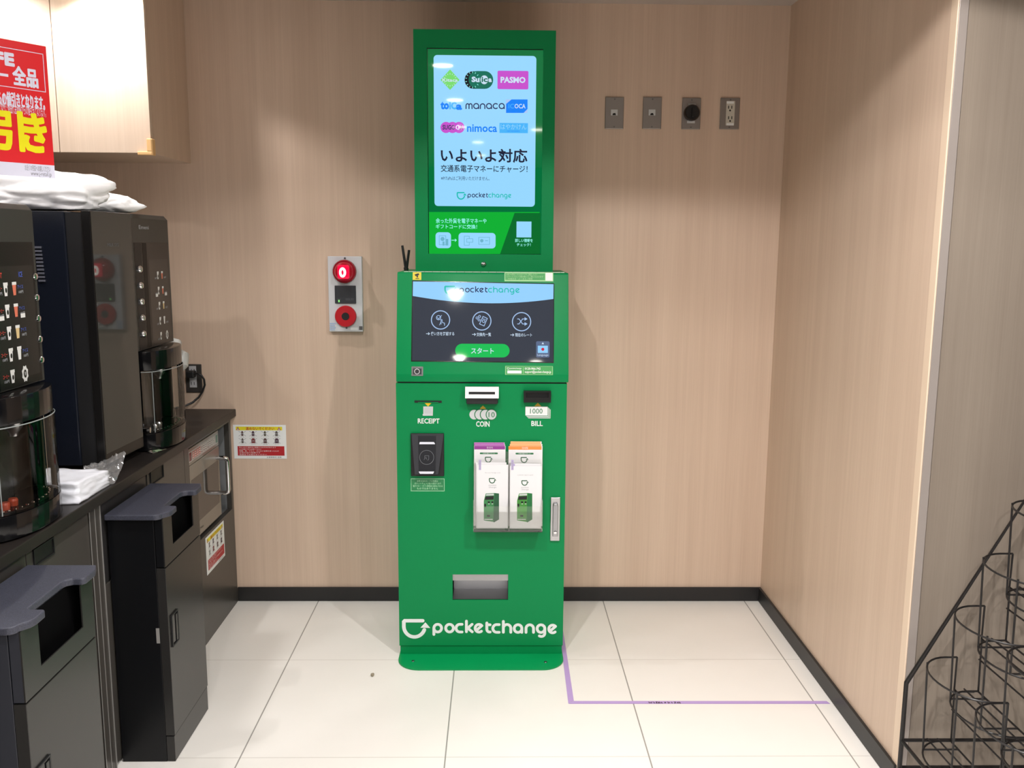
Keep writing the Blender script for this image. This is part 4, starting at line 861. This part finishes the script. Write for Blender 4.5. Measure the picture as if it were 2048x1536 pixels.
    tr = link('drip_tray', prism([(XM-.035, yc-hw+.02, ZW+.0605)]+el(ZW+.0605, bl-.015, hw-.02)+[(XM-.035, yc+hw-.02, ZW+.0605)], (0, 0, .004)), M_mbez, D)
    t = bmesh.new()
    for i in range(17):
        an = -math.pi/2+math.pi*i/16
        lathe((XM+(bl-.024)*math.cos(an), yc+(hw-.032)*math.sin(an), ZW+.0645), (0, 0, 1), [(0, .0036), (.002, .003), (.003, 0)], 8, t)
    link('tray_studs', t, M_chrome, tr)
    for s in (-1, .2): link('outlet_cup', lathe((XM+.012, yc-.055+s*.028, ZW+.0648), (0, 0, 1), [(0, .010), (.012, .011), (.017, .009), (.017, .006)], 16), mat('nozzle_orange', (200, 80, 50), .3) if near else M_steel, tr, 'orange cap' if near else None)
    c = Canvas((XM+bl*.78+.002, yc+.062, ZW+.02), Vector((-.28, .96, 0)), (0, 0, 1)); c.uvtext('COMMERCIAL', 0, .012, .045, .018, MATS['leaflet_grey'], 0); c.uvtext('CAUTION HOT', 0, .002, .045, .008, MATS['leaflet_grey'], 0); c.done('base_lettering', D)
    lk = link('lock', lathe((XM-.02, y0+.006, ZW+.075), (1, 0, 0), [(.022, .009), (.045, .009), (.046, .005), (.046, 0)], 16), M_chrome, D, smooth=True)
    return D
drinks_machine('near black drinks machine with menu panel, cut by the left edge', -.895, 'VISTAII', True)
D2 = drinks_machine('far black drinks machine with chrome buttons, beside the wood back wall', 0, 'Emeni', False)
p = at(356, 695, 'y', 3.24)
M_hose = mat('hose_grey', (168, 168, 164), .5)
t = tube([(p.x-.06, 3.24, p.z+.018), (p.x-.02, 3.235, p.z+.018), (p.x+.005, 3.22, p.z+.016), (p.x+.012, 3.205, p.z+.010)], [.018, .018, .017, .012], 14); tube([(p.x-.06, 3.25, p.z-.028), (p.x-.01, 3.245, p.z-.026), (p.x+.018, 3.23, p.z-.034), (p.x+.022, 3.215, p.z-.062), (p.x+.012, 3.21, p.z-.076)], [.026, .026, .025, .02, .014], 14, t)
link('water_hose', t, M_hose, D2, 'light grey fat hose at the rear', smooth=True)

# slim refrigerated unit between the two machines
FY0, FY1, FX = 2.524, 2.775, -1.13
F = thing('milk_cooler', 'tall slim black milk cooler between the two drinks machines', 'cooler', (-1.35, (FY0+FY1)/2, ZW))
M_navy = mat('cooler_side', (20, 24, 34), .25)
bd = link('body', box(-1.62, -1.203, FY0, FY1, ZW+.026, 1.572, .003), M_navy, F)
link('hinge_recess', box(-1.2025, FX-.028, FY0+.006, FY1-.004, ZW+.028, 1.568), M_dark, F)
dr = link('door', box(FX-.0275, FX-.001, FY0, FY1, ZW+.026, 1.574, .003), M_mbez, F)
c = Canvas((FX-.0006, FY0, ZW), (0, 1, 0), (0, 0, 1)); c.uvrect(.004, .06, FY1-FY0-.004, .752, mat('cooler_glass', (56, 56, 53), .03, spec=.28), 0); c.uvtext('MILK SYS', .09, .655, .16, .665, MATS['faint_print'], 1); gp = c.done('glass_panel', dr)
Rm = Matrix.Rotation(-.044, 4, 'Z'); pv = Vector((FX-.001, FY0, ZW))-Vector(F.location)
for o in (dr, gp): o.data.transform(Matrix.Translation(pv) @ Rm @ Matrix.Translation(-pv))
for xx in (-1.58, -1.2): 
    for yy in (FY0+.04, FY1-.04): link('foot', lathe((xx, yy, ZW+.0005), (0, 0, 1), [(0, .014), (.0253, .014)], 12), M_dark, F)
for k in range(10):
    p = at(79+.9*k, 495+7.4*k, 'y', FY0); link('vent_louvre', box(p.x-.012, p.x+.006, FY0-.006, FY0-.0003, p.z-.003, p.z+.003, .001), mat('louvre_grey', (110, 112, 124), .3, .4), bd)

# ------------------------------------------------------------------ crumpled white plastic bags on top
M_bag = mat('bag_white', (252, 252, 253), .5)
def bag(name, label, ctr, size, seed, zbase, spikes=(), m=M_bag, sub=5, group=None, cat='plastic bag', crease=.11, pw_=2.8):
    t = bmesh.new(); bmesh.ops.create_icosphere(t, subdivisions=sub, radius=1)
    for v in t.verts:
        d = v.co.normalized(); q = d*1.15+Vector((seed*3.1, seed*1.7, seed))
        sup = (abs(d.x)**pw_+abs(d.y)**pw_+abs(d.z)**pw_)**(-1/pw_)
        F, _ = noise.voronoi(q*1.3); G2, _ = noise.voronoi(q*3.0+Vector((5, 2, 1)))
        r = sup*(1+.22*noise.noise(q)) - crease*(1-min(1, (F[1]-F[0])*2.2)) - crease*.4*(1-min(1, (G2[1]-G2[0])*2.5))
        for (dx, dy, dz, a_, k_) in spikes:
            s = max(0, d.dot(Vector((dx, dy, dz)).normalized())); r += a_*s**k_
        v.co = Vector((d.x*size[0]*r+ctr[0], d.y*size[1]*r+ctr[1], d.z*size[2]*r+ctr[2]))
        if v.co.z < zbase: v.co.z = zbase+.004*abs(noise.noise(v.co*30))
    o = link(name, t, m, loc=(ctr[0], ctr[1], zbase)); tag(o, label, cat, group)
    for p in o.data.polygons: p.use_smooth = True
    return o
bag('plastic_bag', 'big crumpled white plastic bag lying on the milk cooler, behind the poster', (-1.352, 2.645, 1.614), (.205, .105, .062), 3.0, 1.578, ((.35, -.2, 1, .35, 25), (-.2, -.2, 1, .35, 30), (.75, 0, .6, .3, 9)), group='white plastic bags above the machines')
bag('plastic_bag', 'white plastic bag end hanging over the far drinks machine front', (-1.208, 2.85, 1.604), (.078, .05, .03), 5.2, 1.5785, ((1, 0, -.2, .5, 14), (-.5, 0, 1, .6, 6)), group='white plastic bags above the machines', sub=4)
bag('plastic_bag', 'white plastic bag at the left edge, on top of the near drinks machine', (-1.40, 2.10, 1.60), (.17, .105, .034), 8.4, 1.5785, ((.6, -.6, .5, .2, 14),), group='white plastic bags above the machines', sub=4)

# ------------------------------------------------------------------ napkin pack in clear film on the worktop
a = at(112, 985, 'z', ZW); 
t = bmesh.new(); NX, NY = -1.155, 2.318
bmesh.ops.create_cube(t, size=1); bmesh.ops.subdivide_edges(t, edges=t.edges[:], cuts=12, use_grid_fill=True)
for v in t.verts:
    u = v.co.copy(); x, y, z = u.x*.16, u.y*.185, (u.z+.5)*.058
    z *= 1-.35*max(0, u.y+.1)-.12*u.x; n_ = noise.noise(Vector((u.x*6, u.y*6, u.z*6)))
    v.co = Vector((NX+x+.006*n_, NY+y+.008*noise.noise(Vector((u.x*5+9, u.y*5, u.z*5))), ZW+.001+max(0, z+.006*n_*(u.z+.5))))
o = link('napkin_pack', t, mat('napkin_white', (232, 234, 242), .6), loc=(NX, NY, ZW)); tag(o, 'white pack of paper napkins lying on the worktop beside the near machine', 'napkins')
for p in o.data.polygons: p.use_smooth = True
t = bmesh.new(); N_ = 22; G = []
for i in range(N_):
    for j in range(N_):
        u, v_ = i/(N_-1), j/(N_-1); x = -1.15+.082*u-.02*v_*(1-u); y = 2.416+.098*v_
        z = ZW+.002+.050*(1-u)*(1-.6*v_)+.072*u*v_**2*(1-.35*abs(u-.7))+.016*abs(noise.noise(Vector((u*4, v_*4, 3))))+.012*abs(noise.noise(Vector((u*9, v_*7, 1))))
        if v_ < .2: z = max(ZW+.002, z-.03*(.2-v_)*5)
        G.append(t.verts.new((x, y, z)))
for i in range(N_-1):
    for j in range(N_-1): t.faces.new((G[i*N_+j], G[(i+1)*N_+j], G[(i+1)*N_+j+1], G[i*N_+j+1]))
def film():
    m = bpy.data.materials.new('clear_film'); m.use_nodes = True; nt = m.node_tree; nt.nodes.clear()
    o_ = nt.nodes.new('ShaderNodeOutputMaterial'); tr = nt.nodes.new('ShaderNodeBsdfTransparent'); g = nt.nodes.new('ShaderNodeBsdfGlossy'); df = nt.nodes.new('ShaderNodeBsdfDiffuse'); m1 = nt.nodes.new('ShaderNodeMixShader'); m2 = nt.nodes.new('ShaderNodeMixShader')
    g.inputs['Roughness'].default_value = .15; m1.inputs[0].default_value = .5; m2.inputs[0].default_value = .28
    nt.links.new(g.outputs[0], m1.inputs[1]); nt.links.new(df.outputs[0], m1.inputs[2]); nt.links.new(tr.outputs[0], m2.inputs[1]); nt.links.new(m1.outputs[0], m2.inputs[2]); nt.links.new(m2.outputs[0], o_.inputs[0]); return m
o = link('film_wrapper', t, film(), loc=(-1.12, 2.45, ZW)); tag(o, 'crumpled clear plastic wrapper on the worktop beside the napkin pack', 'wrapper')
for p in o.data.polygons: p.use_smooth = True

# ------------------------------------------------------------------ keys
def key(label, p, ang, tagm):
    k = thing('key', label, 'key', p, 'keys at the drinks machines'); u = Vector((math.cos(ang), math.sin(ang), 0)); v = Vector((-u.y, u.x, 0)); p = Vector(p)
    z = Vector((0, 0, .0008)); 
    t = prism([p+z+u*x+v*y for x, y in ((-.024, -.007), (-.019, -.012), (-.006, -.012), (0, -.006), (.006, -.0035), (.036, -.0035), (.040, 0), (.036, .0035), (.006, .0035), (0, .006), (-.006, .012), (-.019, .012), (-.024, .007))], (0, 0, .0022), .0005)
    link('key_blade', t, mat('key_brass', (190, 175, 165), .3, .9), k)
    link('key_ring', tube([p+u*(-.022+.011*math.cos(a_))+v*.011*math.sin(a_)+Vector((0, 0, .0055)) for a_ in [2*math.pi*i/18 for i in range(18)]], .0012, 6, closed=True), M_chrome, k)
    if tagm: link('key_tag', prism([p+Vector((0, 0, .0035))+u*x+v*y for x, y in ((-.012, -.012), (.014, -.010), (.014, .010), (-.012, .012))], (0, 0, .002), .0006), tagm, k, 'pale green tag')
pk = at(30, 1068, 'z', ZW); key('brass key lying on the worktop in front of the near drinks machine', (pk.x-.006, pk.y, ZW), .55, None)
pk = at(318, 901, 'z', ZW); key('key with a pale green tag in front of the far drinks machine', (min(pk.x, -1.082), pk.y-.02, ZW), 1.1, mat('tag_green', (150, 175, 140), .5))

# ------------------------------------------------------------------ socket with plug and cord above the worktop
a = at(370, 728.5, 'y', YB-.005); b = at(405, 785, 'y', YB-.005)
t = thing('power_socket', 'dark steel power socket above the worktop end', 'wall socket', ((a.x+b.x)/2, YB, b.z))
link('face_plate', box(a.x, b.x, YB-.0065, yw, b.z, a.z, .002), mat('dark_plate', (84, 80, 77), .4, .5), t)
c = Canvas((0, YB-.0069, .95), (1, 0, 0), (0, 0, 1)); c.rect(377.5, 732, 394, 775, mat('socket_white', (190, 190, 192), .4), 0)
for yy in (738, 764): c.rect(382, yy, 383.5, yy+6, M_dark, 1); c.rect(387.5, yy, 389, yy+6, M_dark, 1)
c.done('socket_insert', t)
p = at(384, 748, 'y', YB-.02)
PL = thing('power_plug', 'black power plug and cord in the socket above the worktop', 'plug', (p.x, YB-.007, p.z))
link('plug_head', box(p.x-.018, p.x+.014, YB-.042, YB-.0075, p.z-.014, p.z+.014, .005), M_dark, PL)
pts_c = [at(x, y, 'y', yy) for x, y, yy in ((388, 748, YB-.036), (396, 747, YB-.04), (403, 751, YB-.04), (408, 759, YB-.036), (409.5, 770, YB-.03), (405, 783, YB-.03), (397, 795, YB-.034), (385, 805, YB-.045), (370, 812, YB-.06), (352, 816, YB-.08), (330, 816, YB-.10))]
for q_ in pts_c: q_.z = max(q_.z, ZW+.006)
link('cord', tube(pts_c, .0042, 8), M_dark, PL, smooth=True)

# ------------------------------------------------------------------ floor tape, crumb
M_tape = mat('purple_tape', (186, 158, 214), .45)
def tape(label, pts, writing=False):
    P = [at(x, y, 'z', .0006) for x, y in pts]; t = prism(P, (0, 0, .0005)); ctr = sum(P, Vector())/len(P)
    if writing:
        c = Canvas((0, 0, .0013), (1, 0, 0), (0, 1, 0), .0001); ink = mat('pen_ink', (78, 58, 82), .5)
        for q in (((1297.5, 1404), (1299, 1406.2), (1300.5, 1404.4), (1302, 1406.2), (1303.6, 1404)), ((1307, 1404), (1309, 1406)), ((1312, 1403.8), (1314, 1406.4)), ((1313.6, 1403.6), (1312.4, 1406)), ((1316.4, 1404.2), (1319, 1406.2)), ((1318.6, 1404), (1316.8, 1406.4)), ((1321, 1405.6), (1323, 1404.6), (1324.4, 1406.2)),
                  ((1329, 1404.4), (1331.4, 1404.4), (1330, 1406)), ((1335.4, 1404), (1337.2, 1406.4), (1338.8, 1404.8)), ((1343, 1404.4), (1344.4, 1406)), ((1348.4, 1404), (1351, 1404), (1349.6, 1406.6)), ((1354, 1406), (1355.6, 1404.2), (1357, 1406.2)), ((1358.4, 1404), (1360.4, 1406.4))): c.stroke(q, 1.2, ink, 0)
        o = c.done('floor_tape', extra=(t, [M_tape]), loc=(ctr.x, ctr.y, 0))
    else: o = link('floor_tape', t, M_tape, loc=(ctr.x, ctr.y, 0))
    tag(o, label, 'tape', 'purple tape marking on the floor')
tape('purple floor tape strip running from the kiosk base toward the viewer', [(1113, 1215), (1118.5, 1215), (1135, 1318), (1147.5, 1401.7), (1136.5, 1407)])
tape('purple floor tape strip across the tiles with handwriting on it', [(1137, 1407.6), (1148, 1402.2), (1653, 1402.2), (1660.5, 1407.6)], True)
p = at(745, 1352, 'z', .001); t = bmesh.new(); bmesh.ops.create_icosphere(t, subdivisions=3, radius=.0062)
for v in t.verts: v.co = v.co*(1+.35*noise.noise(v.co*300))*Vector((1, 1, .7)).x; 
bmesh.ops.translate(t, verts=t.verts, vec=(p.x, p.y, .0062)); tag(link('crumb', t, mat('crumb_brown', (150, 140, 120), .8), loc=(p.x, p.y, 0)), 'tiny brown crumb on the floor tile left of the kiosk', 'crumb')

# ------------------------------------------------------------------ wire rack at the right
M_wire = mat('black_wire', (26, 23, 23), .38)
RK = thing('wire_rack', 'black wire display rack with stepped empty pockets, cut by the right edge', 'rack', (1.41, 1.98, 0))
YF, YN, RS = 2.228, 1.735, .9696
for y in (YF, YN):
    fr = tube([(1.111, y, .006), (1.111, y, .3246), (1.672, y, 1.372), (1.672, y, .006)], .0062, 10); tube([(1.111, y, .157), (1.672, y, .157)], .005, 8, fr); tube([(1.111, y, .076), (1.672, y, .076)], .0055, 8, fr)
    link('side_frame', fr, M_wire, RK, smooth=True)
for x, z in ((1.111, .076), (1.672, .076), (1.111, .157), (1.672, .157), (1.672, .7), (1.672, 1.3)): link('cross_bar', tube([(x, YN, z), (x, YF, z)], .005, 8), M_wire, RK, smooth=True)
def pocket(xr, zt, ya, yb):
    n = 18; W_ = ya-yb; yc = (ya+yb)/2; r = .0026
    def D(xr_, z, dep, wk=1.0): return [(xr_, yc+W_/2*wk, z), (xr_-dep*.25, yc+W_/2*wk, z)]+[(xr_-dep*.25-dep*.75*math.sin(t), yc+W_/2*wk*math.cos(t), z) for t in [math.pi*i/n for i in range(1, n)]]+[(xr_-dep*.25, yc-W_/2*wk, z), (xr_, yc-W_/2*wk, z)]
    zb = zt-.240; tp = D(xr, zt, .123); t = tube(tp, r, 7)
    bot = D(xr, zb, .116, .95); tube(bot, r, 7, t); tube([bot[0], bot[-1]], r, 7, t)
    for s in (1, -1): tube([(xr, yc+s*W_/2, zt), (xr, yc+s*W_/2, zt-.10), (xr+.055, yc+s*W_/2, zt-.10)], r, 7, t); tube([(xr+.001, yc+s*W_/2, zt-.10), (xr+.001, yc+s*W_/2*.95, zb)], r, 7, t)
    for i in (6, 14): a_, b_ = tp[i], bot[i]; tube([(a_[0], a_[1], zt+.006), a_, b_], r, 7, t)
    tube([bot[6], (xr, bot[6][1], zb)], r, 7, t); tube([bot[14], (xr, bot[14][1], zb)], r, 7, t)
    link('pocket', t, M_wire, RK, smooth=True)
for k in range(5):
    for ya, yb in ((2.2205, 1.981), (1.979, 1.741)): pocket(1.239+.0616*k, .402+.1452*k, ya, yb)
for k in range(5):
    for dx, dz in ((.003, -.155), (-.03, -.2405), (-.058, -.2405)): x_, z_ = 1.239+.0616*k+dx, .402+.1452*k+dz; link('shelf_wire', tube([(x_, YN, z_), (x_, YF, z_)], .0024, 7), M_wire, RK, smooth=True)
